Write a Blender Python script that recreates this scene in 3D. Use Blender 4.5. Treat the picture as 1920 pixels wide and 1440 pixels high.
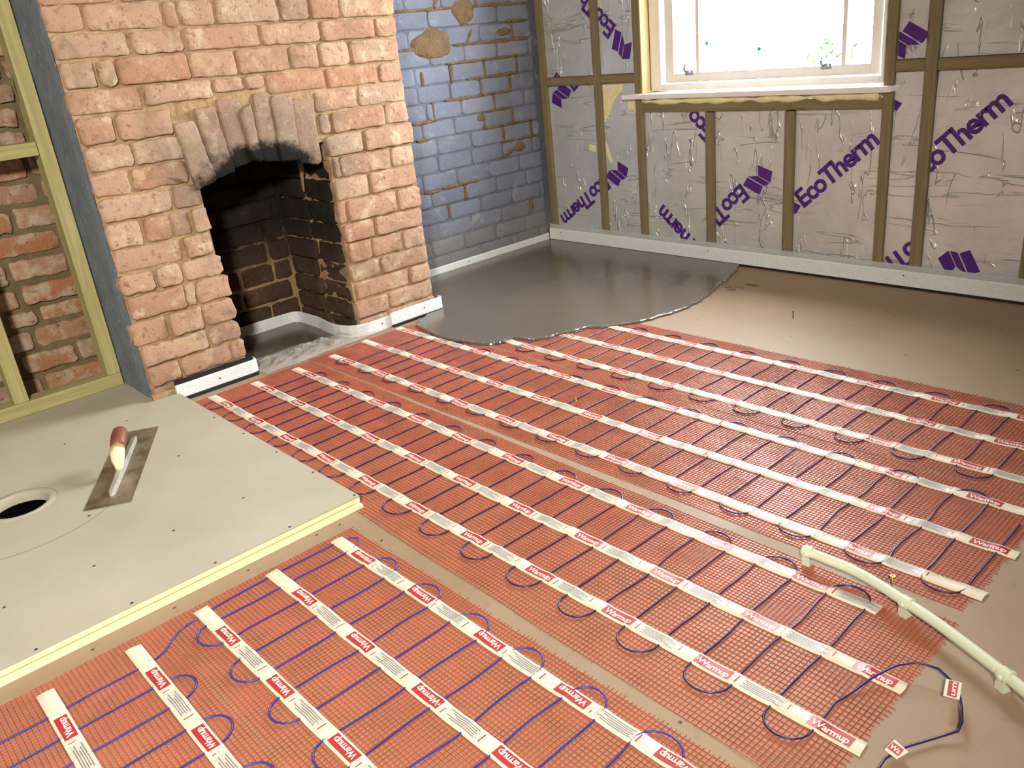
import bpy, bmesh, math, random
from mathutils import Vector, Matrix, noise

for o in list(bpy.data.objects):
    bpy.data.objects.remove(o, do_unlink=True)
scene = bpy.context.scene
C = scene.collection
random.seed(7)
R = random.random
def U(a, b): return a + (b - a) * R()

# ------------------------------------------------------------------ camera
cam = bpy.data.cameras.new('camera')
cam.sensor_fit = 'HORIZONTAL'; cam.sensor_width = 36.0
cam.lens = 1573.667 / 1920 * 36.0
cam.clip_start = 0.02
co = bpy.data.objects.new('camera', cam); C.objects.link(co)
co.location = (0, 0, 1.1)
co.rotation_euler = (1.17890714, 0.10081945, -0.74592808)
scene.camera = co

# ------------------------------------------------------------------ world (bright overcast sky) and lights
def lin(r, g, b):
    f = lambda c: ((c / 255 + 0.055) / 1.055) ** 2.4 if c > 10 else c / 255 / 12.92
    return (f(r), f(g), f(b), 1)
w = bpy.data.worlds.new('overcast_sky'); scene.world = w
w.use_nodes = True
bg = w.node_tree.nodes['Background']
bg.inputs['Color'].default_value = (0.93, 0.97, 1.0, 1)
bg.inputs['Strength'].default_value = 70.0

def area(name, loc, target, sx, sy, power, col, portal=False):
    l = bpy.data.lights.new(name, 'AREA'); l.shape = 'RECTANGLE'; l.size = sx; l.size_y = sy
    l.energy = power; l.color = col
    if portal: l.cycles.is_portal = True
    o = bpy.data.objects.new(name, l); C.objects.link(o)
    o.location = loc
    d = Vector(target) - Vector(loc)
    o.rotation_euler = d.to_track_quat('-Z', 'Y').to_euler()
    return o
area('window_daylight_portal', (3.62, 2.14, 1.42), (0, 2.14, 1.42), 1.17, 1.25, 1, (1, 1, 1), True)
# warm site lamp under the ceiling beside the photographer
sl = bpy.data.lights.new('site_work_light', 'SPOT'); sl.energy = 950; sl.color = (1.0, 0.93, 0.80)
sl.spot_size = math.radians(88); sl.spot_blend = 1.0; sl.shadow_soft_size = 0.16
so = bpy.data.objects.new('site_work_light', sl); C.objects.link(so); so.location = (-0.9, -0.7, 2.15)
so.rotation_euler = (Vector((0.95, 2.3, 0.35)) - Vector(so.location)).to_track_quat('-Z', 'Y').to_euler()

scene.view_settings.view_transform = 'Standard'
scene.view_settings.look = 'None'
scene.view_settings.exposure = -0.15
scene.view_settings.gamma = 1.0
scene.view_settings.use_curve_mapping = False

# ------------------------------------------------------------------ node helpers
class NT:
    def __init__(s, name, rough=0.8, metal=0.0, spec=0.5):
        s.m = bpy.data.materials.new(name); s.m.use_nodes = True
        s.t = s.m.node_tree; s.b = s.t.nodes['Principled BSDF']
        s.b.inputs['Roughness'].default_value = rough
        s.b.inputs['Metallic'].default_value = metal
        s.b.inputs['Specular IOR Level'].default_value = spec
        s.pos = None
    def n(s, t, **k):
        x = s.t.nodes.new(t)
        for a, b in k.items(): setattr(x, a, b)
        return x
    def put(s, sock, v):
        if hasattr(v, 'is_output'): s.t.links.new(v, sock)
        else: sock.default_value = v
    def P(s):
        if not s.pos: s.pos = s.n('ShaderNodeNewGeometry').outputs['Position']
        return s.pos
    def obj_coord(s):
        return s.n('ShaderNodeTexCoord').outputs['Object']
    def scale(s, v, sc):
        x = s.n('ShaderNodeVectorMath', operation='MULTIPLY'); s.put(x.inputs[0], v); x.inputs[1].default_value = sc
        return x.outputs[0]
    def noise(s, sc, det=4, rough=0.55, vec=None, dist=0.0):
        x = s.n('ShaderNodeTexNoise'); x.inputs['Scale'].default_value = sc; x.inputs['Detail'].default_value = det
        x.inputs['Roughness'].default_value = rough; x.inputs['Distortion'].default_value = dist
        s.put(x.inputs['Vector'], vec if vec is not None else s.P())
        return x.outputs['Fac']
    def math(s, op, a, b=0.0, c=None, clamp=False):
        x = s.n('ShaderNodeMath', operation=op, use_clamp=clamp); s.put(x.inputs[0], a); s.put(x.inputs[1], b)
        if c is not None: s.put(x.inputs[2], c)
        return x.outputs[0]
    def mr(s, v, a, b, c=0.0, d=1.0):
        x = s.n('ShaderNodeMapRange'); x.interpolation_type = 'SMOOTHSTEP'
        s.put(x.inputs[0], v)
        for i, q in enumerate((a, b, c, d)): s.put(x.inputs[i + 1], q)
        return x.outputs[0]
    def mix(s, f, a, b, mode='MIX'):
        x = s.n('ShaderNodeMix', data_type='RGBA', blend_type=mode)
        s.put(x.inputs[0], f); s.put(x.inputs[6], a); s.put(x.inputs[7], b)
        return x.outputs[2]
    def ramp(s, f, stops, interp='LINEAR'):
        x = s.n('ShaderNodeValToRGB'); x.color_ramp.interpolation = interp
        e = x.color_ramp.elements
        while len(e) < len(stops): e.new(0.5)
        for i, (p, c) in enumerate(stops): e[i].position = p; e[i].color = c
        s.put(x.inputs[0], f)
        return x.outputs[0]
    def sep(s):
        x = s.n('ShaderNodeSeparateXYZ'); s.put(x.inputs[0], s.P()); return x.outputs
    def rnd(s): return s.n('ShaderNodeObjectInfo').outputs['Random']
    def color(s, c): s.put(s.b.inputs['Base Color'], c); return s
    def rough(s, v): s.put(s.b.inputs['Roughness'], v); return s
    def bump(s, h, strength=0.4, dist=0.01):
        x = s.n('ShaderNodeBump'); x.inputs['Strength'].default_value = strength; x.inputs['Distance'].default_value = dist
        s.put(x.inputs['Height'], h)
        s.t.links.new(x.outputs[0], s.b.inputs['Normal']); return s

def simple(name, c, rough=0.6, metal=0.0, var=0.12, nscale=25, bump=0.0, spec=0.5):
    m = NT(name, rough, metal, spec)
    n = m.noise(nscale)
    dk = tuple(x * (1 - var) for x in c[:3]) + (1,); lt = tuple(min(1, x * (1 + var)) for x in c[:3]) + (1,)
    m.color(m.ramp(n, [(0.3, dk), (0.7, lt)]))
    if bump: m.bump(m.noise(nscale * 4), bump, 0.004)
    return m.m

MAT = {}
# --- chimney brick: pinkish tan, lime bloom, soot stain around the arch
m = NT('chimney_brick', 0.9, spec=0.2)
base = m.ramp(m.rnd(), [(0.0, lin(172, 136, 112)), (0.25, lin(188, 152, 128)), (0.45, lin(180, 140, 116)), (0.65, lin(194, 162, 138)), (0.82, lin(166, 138, 116)), (1.0, lin(180, 134, 108))])
n1 = m.noise(9, 6, 0.65); n2 = m.noise(42, 5, 0.7); n3 = m.noise(3.2, 3)
c = m.mix(m.mr(n1, 0.5, 0.72), base, lin(206, 180, 152))
c = m.mix(m.math('MULTIPLY', m.mr(n2, 0.54, 0.68), 0.85), c, lin(146, 102, 82))
c = m.mix(m.math('MULTIPLY', m.mr(m.noise(8.5, 7, 0.72, None, 0.6), 0.575, 0.615), 0.75), c, lin(196, 166, 130))
c = m.mix(m.mr(m.noise(130, 3, 0.6), 0.64, 0.72), c, lin(96, 72, 58))
c = m.mix(m.math('MULTIPLY', m.mr(m.noise(16, 5, 0.7), 0.56, 0.7), 0.7), c, lin(214, 196, 170))
c = m.mix(m.math('MULTIPLY', m.mr(m.noise(5, 5, 0.7, None, 0.5), 0.5, 0.68), 0.55), c, lin(132, 112, 92))
sx, sy, sz = m.sep()
dx = m.math('DIVIDE', m.math('SUBTRACT', sx, 1.45), 0.36)
dz = m.math('DIVIDE', m.math('SUBTRACT', sz, 0.72), 0.27)
r = m.math('SQRT', m.math('ADD', m.math('MULTIPLY', dx, dx), m.math('MULTIPLY', dz, dz)))
r = m.math('ADD', r, m.math('MULTIPLY', m.math('SUBTRACT', m.noise(7, 6, 0.7), 0.5), 1.3))
up = m.mr(sz, 0.50, 0.70)
grey = m.math('MULTIPLY', m.mr(r, 1.35, 0.7), up)
c = m.mix(m.math('MULTIPLY', grey, 0.55), c, lin(112, 102, 90))
dz2 = m.math('DIVIDE', m.math('SUBTRACT', sz, 0.715), 0.125)
dx2 = m.math('DIVIDE', m.math('SUBTRACT', sx, 1.44), 0.27)
r2 = m.math('SQRT', m.math('ADD', m.math('MULTIPLY', dx2, dx2), m.math('MULTIPLY', dz2, dz2)))
r2 = m.math('ADD', r2, m.math('MULTIPLY', m.math('SUBTRACT', m.noise(13, 5, 0.7), 0.5), 0.9))
c = m.mix(m.mr(r2, 1.12, 0.78), c, lin(24, 22, 21))
m.color(c); m.bump(m.math('ADD', m.math('MULTIPLY', n1, 1.2), m.noise(70, 6, 0.75)), 0.75, 0.012); MAT['brick'] = m.m

# --- black broken brick ends in the fireplace jamb
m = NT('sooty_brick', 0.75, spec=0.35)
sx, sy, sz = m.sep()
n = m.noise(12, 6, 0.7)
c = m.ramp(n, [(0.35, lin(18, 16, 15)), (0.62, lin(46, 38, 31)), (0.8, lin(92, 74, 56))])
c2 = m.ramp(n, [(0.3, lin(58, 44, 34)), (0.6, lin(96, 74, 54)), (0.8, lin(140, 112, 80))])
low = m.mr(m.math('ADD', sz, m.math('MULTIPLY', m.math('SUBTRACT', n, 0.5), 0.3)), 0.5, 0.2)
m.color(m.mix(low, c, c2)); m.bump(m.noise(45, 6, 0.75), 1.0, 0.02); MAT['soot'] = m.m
m = NT('sooty_mortar', 0.9, spec=0.2)
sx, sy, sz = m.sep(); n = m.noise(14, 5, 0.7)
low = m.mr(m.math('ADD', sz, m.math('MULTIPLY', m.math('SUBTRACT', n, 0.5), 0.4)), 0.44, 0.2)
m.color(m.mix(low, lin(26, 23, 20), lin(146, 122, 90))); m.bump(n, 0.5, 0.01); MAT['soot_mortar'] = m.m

m = NT('lime_mortar', 0.95, spec=0.15)
n = m.noise(18, 6, 0.7)
m.color(m.ramp(n, [(0.3, lin(128, 104, 78)), (0.55, lin(168, 140, 107)), (0.8, lin(192, 168, 134))])); m.bump(m.noise(60, 5), 0.6, 0.01); MAT['mortar'] = m.m

# --- blue painted brick
def blue_mat(name, a, b, c_, grey=0.0):
    m = NT(name, 0.8, spec=0.3)
    n = m.noise(6, 5, 0.65); n2 = m.noise(30, 6, 0.75)
    c = m.ramp(m.math('ADD', m.math('MULTIPLY', n, 0.7), m.math('MULTIPLY', m.rnd(), 0.3)), [(0.3, a), (0.7, b)])
    sx, sy, sz = m.sep()
    lowg = m.mr(m.math('ADD', sz, m.math('MULTIPLY', n, 0.25)), 0.45, 0.2)
    c = m.mix(m.math('MULTIPLY', lowg, 0.75), c, lin(124, 124, 122))
    c = m.mix(m.math('MULTIPLY', m.mr(n2, 0.58, 0.7), 0.6), c, c_)
    c = m.mix(m.math('MULTIPLY', m.mr(m.noise(11, 6, 0.75, None, 0.8), 0.54, 0.68), 0.6), c, lin(150, 152, 156))
    c = m.mix(m.mr(m.noise(75, 4, 0.7), 0.70, 0.76), c, lin(196, 188, 172))
    m.color(c); m.bump(m.math('ADD', n2, m.noise(90, 4)), 0.5, 0.008)
    return m.m
MAT['blue'] = blue_mat('blue_paint', lin(106, 111, 126), lin(122, 127, 146), lin(134, 116, 94))
MAT['blue_mortar'] = blue_mat('blue_painted_mortar', lin(92, 95, 106), lin(106, 108, 118), lin(118, 100, 80))
m = NT('exposed_brown_mortar', 0.95, spec=0.1)
n = m.noise(22, 6, 0.7)
m.color(m.ramp(n, [(0.3, lin(96, 80, 60)), (0.6, lin(124, 104, 80)), (0.8, lin(148, 127, 101))])); m.bump(m.noise(60, 5), 0.9, 0.012); MAT['brown_mortar'] = m.m
m = NT('blue_grey_render', 0.85, spec=0.25)
n = m.noise(9, 6, 0.65); n2 = m.noise(34, 6, 0.75)
c = m.ramp(n, [(0.3, lin(100, 112, 126)), (0.7, lin(126, 136, 144))])
c = m.mix(m.mr(n2, 0.56, 0.70), c, lin(160, 156, 140))
m.color(c); m.bump(n2, 0.7, 0.012); MAT['render'] = m.m

m = NT('recess_brick', 0.9, spec=0.2)
base = m.ramp(m.rnd(), [(0, lin(178, 126, 92)), (0.3, lin(172, 142, 118)), (0.6, lin(174, 120, 86)), (0.85, lin(164, 136, 114)), (1, lin(190, 132, 88))])
n = m.noise(14, 6, 0.7)
c = m.mix(m.mr(n, 0.44, 0.66), base, lin(196, 174, 152)); c = m.mix(m.mr(m.noise(40, 5, 0.7), 0.58, 0.7), c, lin(112, 78, 56))
m.color(c); m.bump(m.noise(55, 6, 0.75), 0.9, 0.014); MAT['recess_brick'] = m.m
MAT['recess_mortar'] = simple('recess_mortar', lin(106, 93, 68), 0.95, var=0.25, nscale=18, bump=0.7, spec=0.1)

# --- timber
def timber(name, a, b, knot):
    m = NT(name, 0.6, spec=0.35)
    oc = m.obj_coord()
    n = m.noise(1.0, 5, 0.6, m.scale(oc, (55, 55, 3.0)), 0.6)
    c = m.ramp(n, [(0.3, a), (0.7, b)])
    k = m.noise(1.0, 2, 0.4, m.scale(oc, (14, 14, 7)))
    c = m.mix(m.mr(k, 0.70, 0.78), c, knot)
    m.color(c); m.bump(n, 0.25, 0.003); return m.m
MAT['stud'] = timber('treated_timber', lin(108, 97, 70), lin(136, 123, 90), lin(72, 54, 34))
MAT['stud_green'] = timber('green_treated_timber', lin(152, 144, 96), lin(178, 170, 122), lin(96, 78, 44))
MAT['pine'] = timber('bare_pine', lin(208, 176, 128), lin(226, 198, 152), lin(160, 96, 52))

# --- foil facing
m = NT('foil_facing', 0.40, 0.62)
n = m.noise(5, 4)
m.color(m.ramp(n, [(0.3, lin(212, 216, 219)), (0.7, lin(234, 238, 240))]))
p = m.P()
def crease(vec, sc, wdt, lo, hi):
    q = m.noise(sc, 3, 0.5, vec, 0.7)
    rr = m.math('ABSOLUTE', m.math('SUBTRACT', q, 0.5))
    line = m.mr(rr, wdt, 0.0)
    gate = m.mr(m.noise(sc * 0.9, 2, 0.5, m.scale(vec, (1.3, 1.3, 1.3))), lo, hi)
    return m.math('MULTIPLY', line, gate)
hc = crease(m.scale(p, (1, 0.45, 3.6)), 5.0, 0.022, 0.50, 0.64)
vc = crease(m.scale(p, (1, 3.2, 0.8)), 4.5, 0.020, 0.50, 0.66)
fine = m.noise(60, 4, 0.6, m.scale(p, (1, 0.5, 1)))
h = m.math('ADD', m.math('ADD', m.math('MULTIPLY', hc, 0.55), vc), m.math('ADD', m.math('MULTIPLY', fine, 0.16), m.math('MULTIPLY', m.noise(9, 3), 0.8)))
m.bump(h, 0.7, 0.012); MAT['foil'] = m.m
MAT['purple'] = simple('purple_print', lin(76, 30, 122), 0.45, var=0.15)
MAT['foamcream'] = simple('cream_foam', lin(232, 222, 178), 0.9, var=0.08, nscale=60, bump=0.6, spec=0.1)

# --- floor, mats
m = NT('cement_board', 0.62, spec=0.35)
n = m.noise(2.5, 5, 0.6); n2 = m.noise(28, 5, 0.7)
c = m.ramp(n, [(0.3, lin(146, 122, 98)), (0.7, lin(160, 137, 112))])
c = m.mix(m.math('MULTIPLY', m.mr(n2, 0.55, 0.75), 0.3), c, lin(116, 96, 74))
m.color(c); m.rough(m.mr(n, 0.3, 0.7, 0.5, 0.7)); m.bump(m.noise(180, 3), 0.12, 0.002); MAT['board'] = m.m
MAT['slab'] = simple('dark_slab', lin(70, 60, 50), 0.9)
m = NT('tray_board', 0.65, spec=0.3)
n = m.noise(3, 4); n2 = m.noise(22, 5, 0.7)
c = m.ramp(n, [(0.3, lin(170, 164, 146)), (0.7, lin(182, 176, 158))]); c = m.mix(m.math('MULTIPLY', m.mr(n2, 0.58, 0.75), 0.25), c, lin(168, 158, 136))
m.color(c); m.bump(m.noise(120, 3), 0.1, 0.002); MAT['tray'] = m.m
MAT['xps'] = simple('cream_insulation_edge', lin(240, 234, 190), 0.8, var=0.05, nscale=40, spec=0.2)
MAT['xps_dark'] = simple('yellow_joint', lin(206, 190, 124), 0.8, var=0.1, nscale=40, spec=0.2)
MAT['net'] = simple('red_mesh', lin(168, 62, 46), 0.40, var=0.3, nscale=14, spec=0.6)
MAT['cable'] = simple('indigo_cable', lin(42, 34, 84), 0.38, var=0.25, nscale=8)
MAT['cable_front'] = simple('blue_cable', lin(58, 56, 140), 0.38, var=0.2, nscale=8)
m = NT('white_tape', 0.42, spec=0.5)
n = m.noise(18, 4)
m.color(m.ramp(n, [(0.3, lin(220, 207, 184)), (0.7, lin(234, 223, 202))])); MAT['tape'] = m.m
MAT['red_print'] = simple('red_print', lin(172, 50, 52), 0.4, var=0.08)
MAT['white_print'] = simple('white_print', lin(240, 228, 220), 0.45, var=0.03)
MAT['grey_print'] = simple('grey_print_panel', lin(196, 192, 182), 0.45, var=0.06)
MAT['ink'] = simple('grey_ink', lin(118, 112, 106), 0.5, var=0.1)

m = NT('wet_screed', 0.16, spec=0.6)
n = m.noise(3, 4, 0.6); 
m.color(m.ramp(n, [(0.3, lin(96, 88, 77)), (0.7, lin(102, 94, 83))])); m.rough(0.2); MAT['screed'] = m.m
MAT['bubble'] = simple('screed_froth', lin(190, 184, 170), 0.3)
m = NT('pe_foam', 0.7, spec=0.3)
n = m.noise(120, 4, 0.7)
m.color(m.ramp(n, [(0.3, lin(206, 212, 214)), (0.7, lin(228, 232, 232))])); m.bump(n, 0.3, 0.004)
m.b.inputs['Subsurface Weight'].default_value = 0.15; m.b.inputs['Subsurface Radius'].default_value = (0.01, 0.01, 0.01); MAT['foam'] = m.m
MAT['hole_shade'] = simple('painted_hole_shade', (0.003, 0.003, 0.003, 1), 1.0, spec=0.0)  # near-black colour painting in the shade down the drain
MAT['black'] = simple('black_membrane_and_shade', lin(22, 22, 24), 0.6, var=0.2)  # membrane and pins; also painted shade in gaps at the foam strips
def film(name, col, alpha, rough):
    m = bpy.data.materials.new(name); m.use_nodes = True; t = m.node_tree
    b = t.nodes['Principled BSDF']; b.inputs['Base Color'].default_value = col; b.inputs['Roughness'].default_value = rough
    n = t.nodes.new('ShaderNodeTexNoise'); n.inputs['Scale'].default_value = 30
    mr = t.nodes.new('ShaderNodeMapRange'); mr.inputs[1].default_value = 0.3; mr.inputs[2].default_value = 0.7
    mr.inputs[3].default_value = alpha * 0.7; mr.inputs[4].default_value = min(1, alpha * 1.3)
    t.links.new(n.outputs['Fac'], mr.inputs[0]); t.links.new(mr.outputs[0], b.inputs['Alpha'])
    return m
MAT['film'] = film('milky_film', lin(214, 220, 220), 0.42, 0.35)
MAT['backing'] = film('pink_adhesive_film', lin(192, 134, 104), 0.5, 0.40)
MAT['poly'] = film('clear_polythene', lin(220, 212, 204), 0.34, 0.12)

MAT['white_gloss'] = simple('white_gloss_paint', lin(236, 232, 226), 0.3, var=0.02)
MAT['chrome'] = simple('grey_metal', lin(140, 140, 145), 0.4, 0.3, var=0.1)
MAT['sticker'] = simple('green_sticker', lin(60, 180, 130), 0.5, var=0.05)
g = bpy.data.materials.new('window_glass'); g.use_nodes = True
t = g.node_tree; t.nodes.remove(t.nodes['Principled BSDF'])
tr = t.nodes.new('ShaderNodeBsdfTransparent'); gl = t.nodes.new('ShaderNodeBsdfGlossy'); gl.inputs['Roughness'].default_value = 0.02
mx = t.nodes.new('ShaderNodeMixShader'); mx.inputs[0].default_value = 0.07
t.links.new(tr.outputs[0], mx.inputs[1]); t.links.new(gl.outputs[0], mx.inputs[2]); t.links.new(mx.outputs[0], t.nodes['Material Output'].inputs[0])
MAT['glass'] = g
MAT['plaster'] = simple('bare_plaster', lin(120, 104, 88), 0.9, var=0.06, nscale=4)
MAT['ceil'] = simple('ceiling_board', lin(128, 118, 104), 0.9, var=0.04, nscale=4)
MAT['blade'] = None
m = NT('trowel_steel', 0.38, 0.85)
n = m.noise(12, 6, 0.7)
m.color(m.ramp(n, [(0.3, lin(120, 106, 90)), (0.55, lin(176, 164, 146)), (0.75, lin(140, 110, 84))])); m.rough(m.mr(n, 0.3, 0.7, 0.28, 0.6)); MAT['blade'] = m.m
MAT['handle'] = simple('red_brown_wood', lin(120, 70, 58), 0.5, var=0.2, nscale=30)
MAT['cream'] = simple('cream_paint', lin(232, 226, 190), 0.5, var=0.05)
MAT['ochre'] = simple('bare_wood_band', lin(176, 132, 74), 0.6, var=0.1)
MAT['alu'] = simple('splashed_aluminium', lin(190, 184, 172), 0.5, 0.5, var=0.15, nscale=40)
MAT['conduit'] = simple('cream_plastic', lin(214, 222, 196), 0.42, var=0.03)
MAT['brass'] = simple('yellow_passivated_steel', lin(204, 178, 104), 0.35, 0.7, var=0.1)
MAT['screwhead'] = simple('screw_head_steel', lin(96, 88, 74), 0.5, 0.6, var=0.2)
MAT['stain'] = simple('wet_paw_mark', lin(112, 90, 70), 0.7, var=0.1)
MAT['grass'] = simple('lawn', lin(84, 96, 64), 0.9, var=0.2)
MAT['leaf'] = simple('shrub_leaf', lin(34, 58, 20), 0.8, var=0.25)

# ------------------------------------------------------------------ mesh helpers
class MB:
    def __init__(s): s.v = []; s.f = []; s.mi = []
    def add(s, vs, fs, mi=0):
        o = len(s.v); s.v += [tuple(v) for v in vs]
        for f in fs: s.f.append(tuple(i + o for i in f)); s.mi.append(mi)
    def box(s, a, b, mi=0):
        x0, y0, z0 = a; x1, y1, z1 = b
        s.add([(x0,y0,z0),(x1,y0,z0),(x1,y1,z0),(x0,y1,z0),(x0,y0,z1),(x1,y0,z1),(x1,y1,z1),(x0,y1,z1)],
              [(0,3,2,1),(4,5,6,7),(0,1,5,4),(1,2,6,5),(2,3,7,6),(3,0,4,7)], mi)
    def tube(s, pts, rad, n=6, mi=0, cap=True):
        pts = [Vector(p) for p in pts]; rings = []
        for i, p in enumerate(pts):
            d = (pts[min(i+1, len(pts)-1)] - pts[max(i-1, 0)])
            if d.length < 1e-9: d = Vector((1,0,0))
            d.normalize(); up = Vector((0,0,1)) if abs(d.z) < 0.95 else Vector((1,0,0))
            a = d.cross(up).normalized(); b = a.cross(d)
            rr = rad[i] if isinstance(rad, (list, tuple)) else rad
            rings.append([p + (a*math.cos(q) + b*math.sin(q))*rr for q in [2*math.pi*k/n for k in range(n)]])
        vs = [v for r_ in rings for v in r_]; fs = []
        for i in range(len(pts)-1):
            for k in range(n):
                k2 = (k+1) % n
                fs.append((i*n+k, i*n+k2, (i+1)*n+k2, (i+1)*n+k))
        if cap: fs.append(tuple(range(n))); fs.append(tuple(reversed(range((len(pts)-1)*n, len(pts)*n))))
        s.add(vs, fs, mi)
    def build(s, name, mats, parent=None, smooth=False, bevel=0.0, origin=None):
        if not isinstance(mats, (list, tuple)): mats = [mats]
        me = bpy.data.meshes.new(name)
        vs = s.v
        if origin is None and parent is None and vs:
            xs, ys, zs = zip(*vs); origin = ((min(xs)+max(xs))/2, (min(ys)+max(ys))/2, min(zs))
        if origin is None: origin = (0,0,0)
        ox, oy, oz = origin
        me.from_pydata([(x-ox, y-oy, z-oz) for x, y, z in vs], [], s.f)
        for mm in mats: me.materials.append(MAT[mm] if isinstance(mm, str) else mm)
        if len(mats) > 1: me.polygons.foreach_set('material_index', s.mi)
        if smooth: me.polygons.foreach_set('use_smooth', [True]*len(me.polygons))
        me.update()
        bmx = bmesh.new(); bmx.from_mesh(me); bmesh.ops.recalc_face_normals(bmx, faces=bmx.faces)
        if bevel:
            bmesh.ops.bevel(bmx, geom=bmx.edges[:], offset=bevel, segments=2, affect='EDGES', profile=0.6)
        bmx.to_mesh(me); bmx.free()
        o = bpy.data.objects.new(name, me); C.objects.link(o)
        o.location = origin
        if parent: 
            o.parent = parent
            po = parent.location if parent.parent is None else parent.location + parent.parent.location
            o.location = Vector(origin) - po
        return o
def empty(name, loc):
    o = bpy.data.objects.new(name, None); C.objects.link(o); o.location = loc; o.empty_display_size = 0.1; return o
def tag(o, label=None, cat=None, group=None, kind=None):
    if label: o['label'] = label
    if cat: o['category'] = cat
    if group: o['group'] = group
    if kind: o['kind'] = kind
    return o
def part(name, mat, parent, *boxes, bevel=0.0):
    mb = MB(); 
    for a, b in boxes: mb.box(a, b)
    xs, ys, zs = zip(*mb.v)
    return mb.build(name, mat, parent, bevel=bevel, origin=((min(xs)+max(xs))/2, (min(ys)+max(ys))/2, (min(zs)+max(zs))/2))

# a worn brick: quad (bl, br, tr, tl) in plane coords, mapped by fn(u, v, d) with d = outward
def brick(quad, fn, parent, mat, name='brick', rough=1.0, d0=0.0, back=0.035, broken=0.0, rc=0.008):
    q = [Vector((a, b)) for a, b in quad]
    cen = sum(q, Vector((0, 0))) / 4
    out = []
    seed = U(0, 100)
    for i in range(4):
        a, b = q[i], q[(i+1) % 4]
        L = (b - a).length; nseg = max(2, min(9, int(L / 0.024)))
        e = (b - a).normalized() if L > 0 else Vector((1,0)); nrm = Vector((-e.y, e.x))
        rcut = min(rc * U(0.6, 1.8), L * 0.25)
        ts = [rcut / L] + [k / nseg for k in range(1, nseg)] + [1 - rcut / L]
        for t_ in ts:
            p = a.lerp(b, t_)
            out.append(p + nrm * (rough * (0.0034*noise.noise((p.x*38, p.y*38, seed)) + 0.0022*noise.noise((p.x*110, p.y*110, seed)) + 0.0008)))
    n = len(out); rings = []
    prou = U(-0.004, 0.005) * rough + d0
    for ins, dd in ((0.0, -back), (0.0, -0.006), (0.002, -0.0015), (0.006, 0.0), (0.022, 0.0006)):
        ring = []
        for p in out:
            v = cen - p; L = v.length
            k = min(ins / max(L, 1e-4) * 1.2, 0.55)
            pp = p + v * k
            nz = 0.0025 * rough * noise.noise((pp.x*25, pp.y*25, seed + 9)) if dd > -0.01 else 0
            if broken and dd > -0.01: nz += broken * (noise.noise((pp.x*28, pp.y*28, seed + 31)) - 0.25)
            ring.append(fn(pp.x, pp.y, prou + dd + nz))
        rings.append(ring)
    vs = [v for r_ in rings for v in r_] + [fn(cen.x, cen.y, prou + 0.0015)]
    fs = []
    for i in range(len(rings)-1):
        for k in range(n):
            k2 = (k+1) % n; fs.append((i*n+k, i*n+k2, (i+1)*n+k2, (i+1)*n+k))
    b = (len(rings)-1)*n
    for k in range(n): fs.append((b+k, b+(k+1) % n, len(vs)-1))
    mb = MB(); mb.add(vs, fs)
    return mb.build(name, mat, parent, smooth=True, origin=fn(cen.x, cen.y, 0))

# ------------------------------------------------------------------ SETTING
YF, YB, XW = 2.985, 3.455, 3.34      # chimney front, back wall, stud face
CL, CR = 0.845, 2.14                 # chimney sides
# floor
fl = MB(); fl.box((-1.4, -2.3, -0.15), (3.75, 3.7, -0.0125))
floor = tag(fl.build('floor', 'slab', origin=(0, 0, 0)), kind='structure')
def fboard(x0, y0, x1, y1):
    g_ = .0001 if x0 > 2 else .0004
    part('floor_board', 'board', floor, ((x0+.0004, y0+g_, -0.012), (x1-.0004, y1-g_, 0)))
for x0, x1, ys in ((-1.3, -0.3, (-2.2, -1.0, 0.2, 1.4, 2.6, 3.45)), (-0.3, 0.9, (-2.2, -1.6, -0.4, 0.8, 2.0, 3.2, 3.45)),
                   (0.9, 2.1, (-2.2, -1.0, 0.2, 1.4, 2.6, 3.45)), (2.1, 3.34, (-2.2, -1.13, 0.07, 1.268, 2.47, 3.45))):
    for a, b in zip(ys, ys[1:]): fboard(x0, a, x1, b)
def dot(parent, x, y, z, name='screw_head', rad=0.0042):
    mb = MB(); n = 8
    ring = [(x+rad*math.cos(k*math.pi/4), y+rad*math.sin(k*math.pi/4), z+0.0001) for k in range(n)]
    top = [(x+rad*.75*math.cos(k*math.pi/4), y+rad*.75*math.sin(k*math.pi/4), z+0.0008) for k in range(n)]
    mb.add(ring+top+[(x, y, z+0.0002)], [(k,(k+1)%n,n+(k+1)%n,n+k) for k in range(n)] + [(n+k, n+(k+1)%n, 2*n) for k in range(n)])
    return mb.build(name, 'screwhead', parent, origin=(x, y, z))
for x, y in [(.844,1.728),(.78,1.734),(.916,1.727),(.591,1.73),(.231,1.725),(.917,1.584),(.871,1.578),(.875,.688),(.41,1.728),
             (2.6,1.9),(2.62,1.5),(3.0,1.3),(2.65,1.1),(2.9,1.0),(3.05,0.95),(2.7,0.78)]:
    dot(floor, x, y, 0, rad=0.004)
# paw marks left on the board
for cx, cy, s, rot in [(3.0, 2.005, 1.0, 0.3), (3.10, 1.968, 0.0, 0)]:
    mb = MB()
    def ell(x, y, a, b, n=12):
        mb.add([(x+a*math.cos(2*math.pi*k/n)*(1+.1*math.sin(3*k)), y+b*math.sin(2*math.pi*k/n), 0.0006) for k in range(n)], [tuple(range(n))])
    if s:
        ell(cx, cy, .018, .022)
        for dx_, dy_ in [(.03,.028),(.045,.004),(.02,.04),(.042,-.022)]: ell(cx+dx_, cy+dy_, .010, .011)
    else: ell(cx, cy, .016, .034)
    mb.build('paw_mark', 'stain', floor, origin=(cx, cy, 0))

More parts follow.
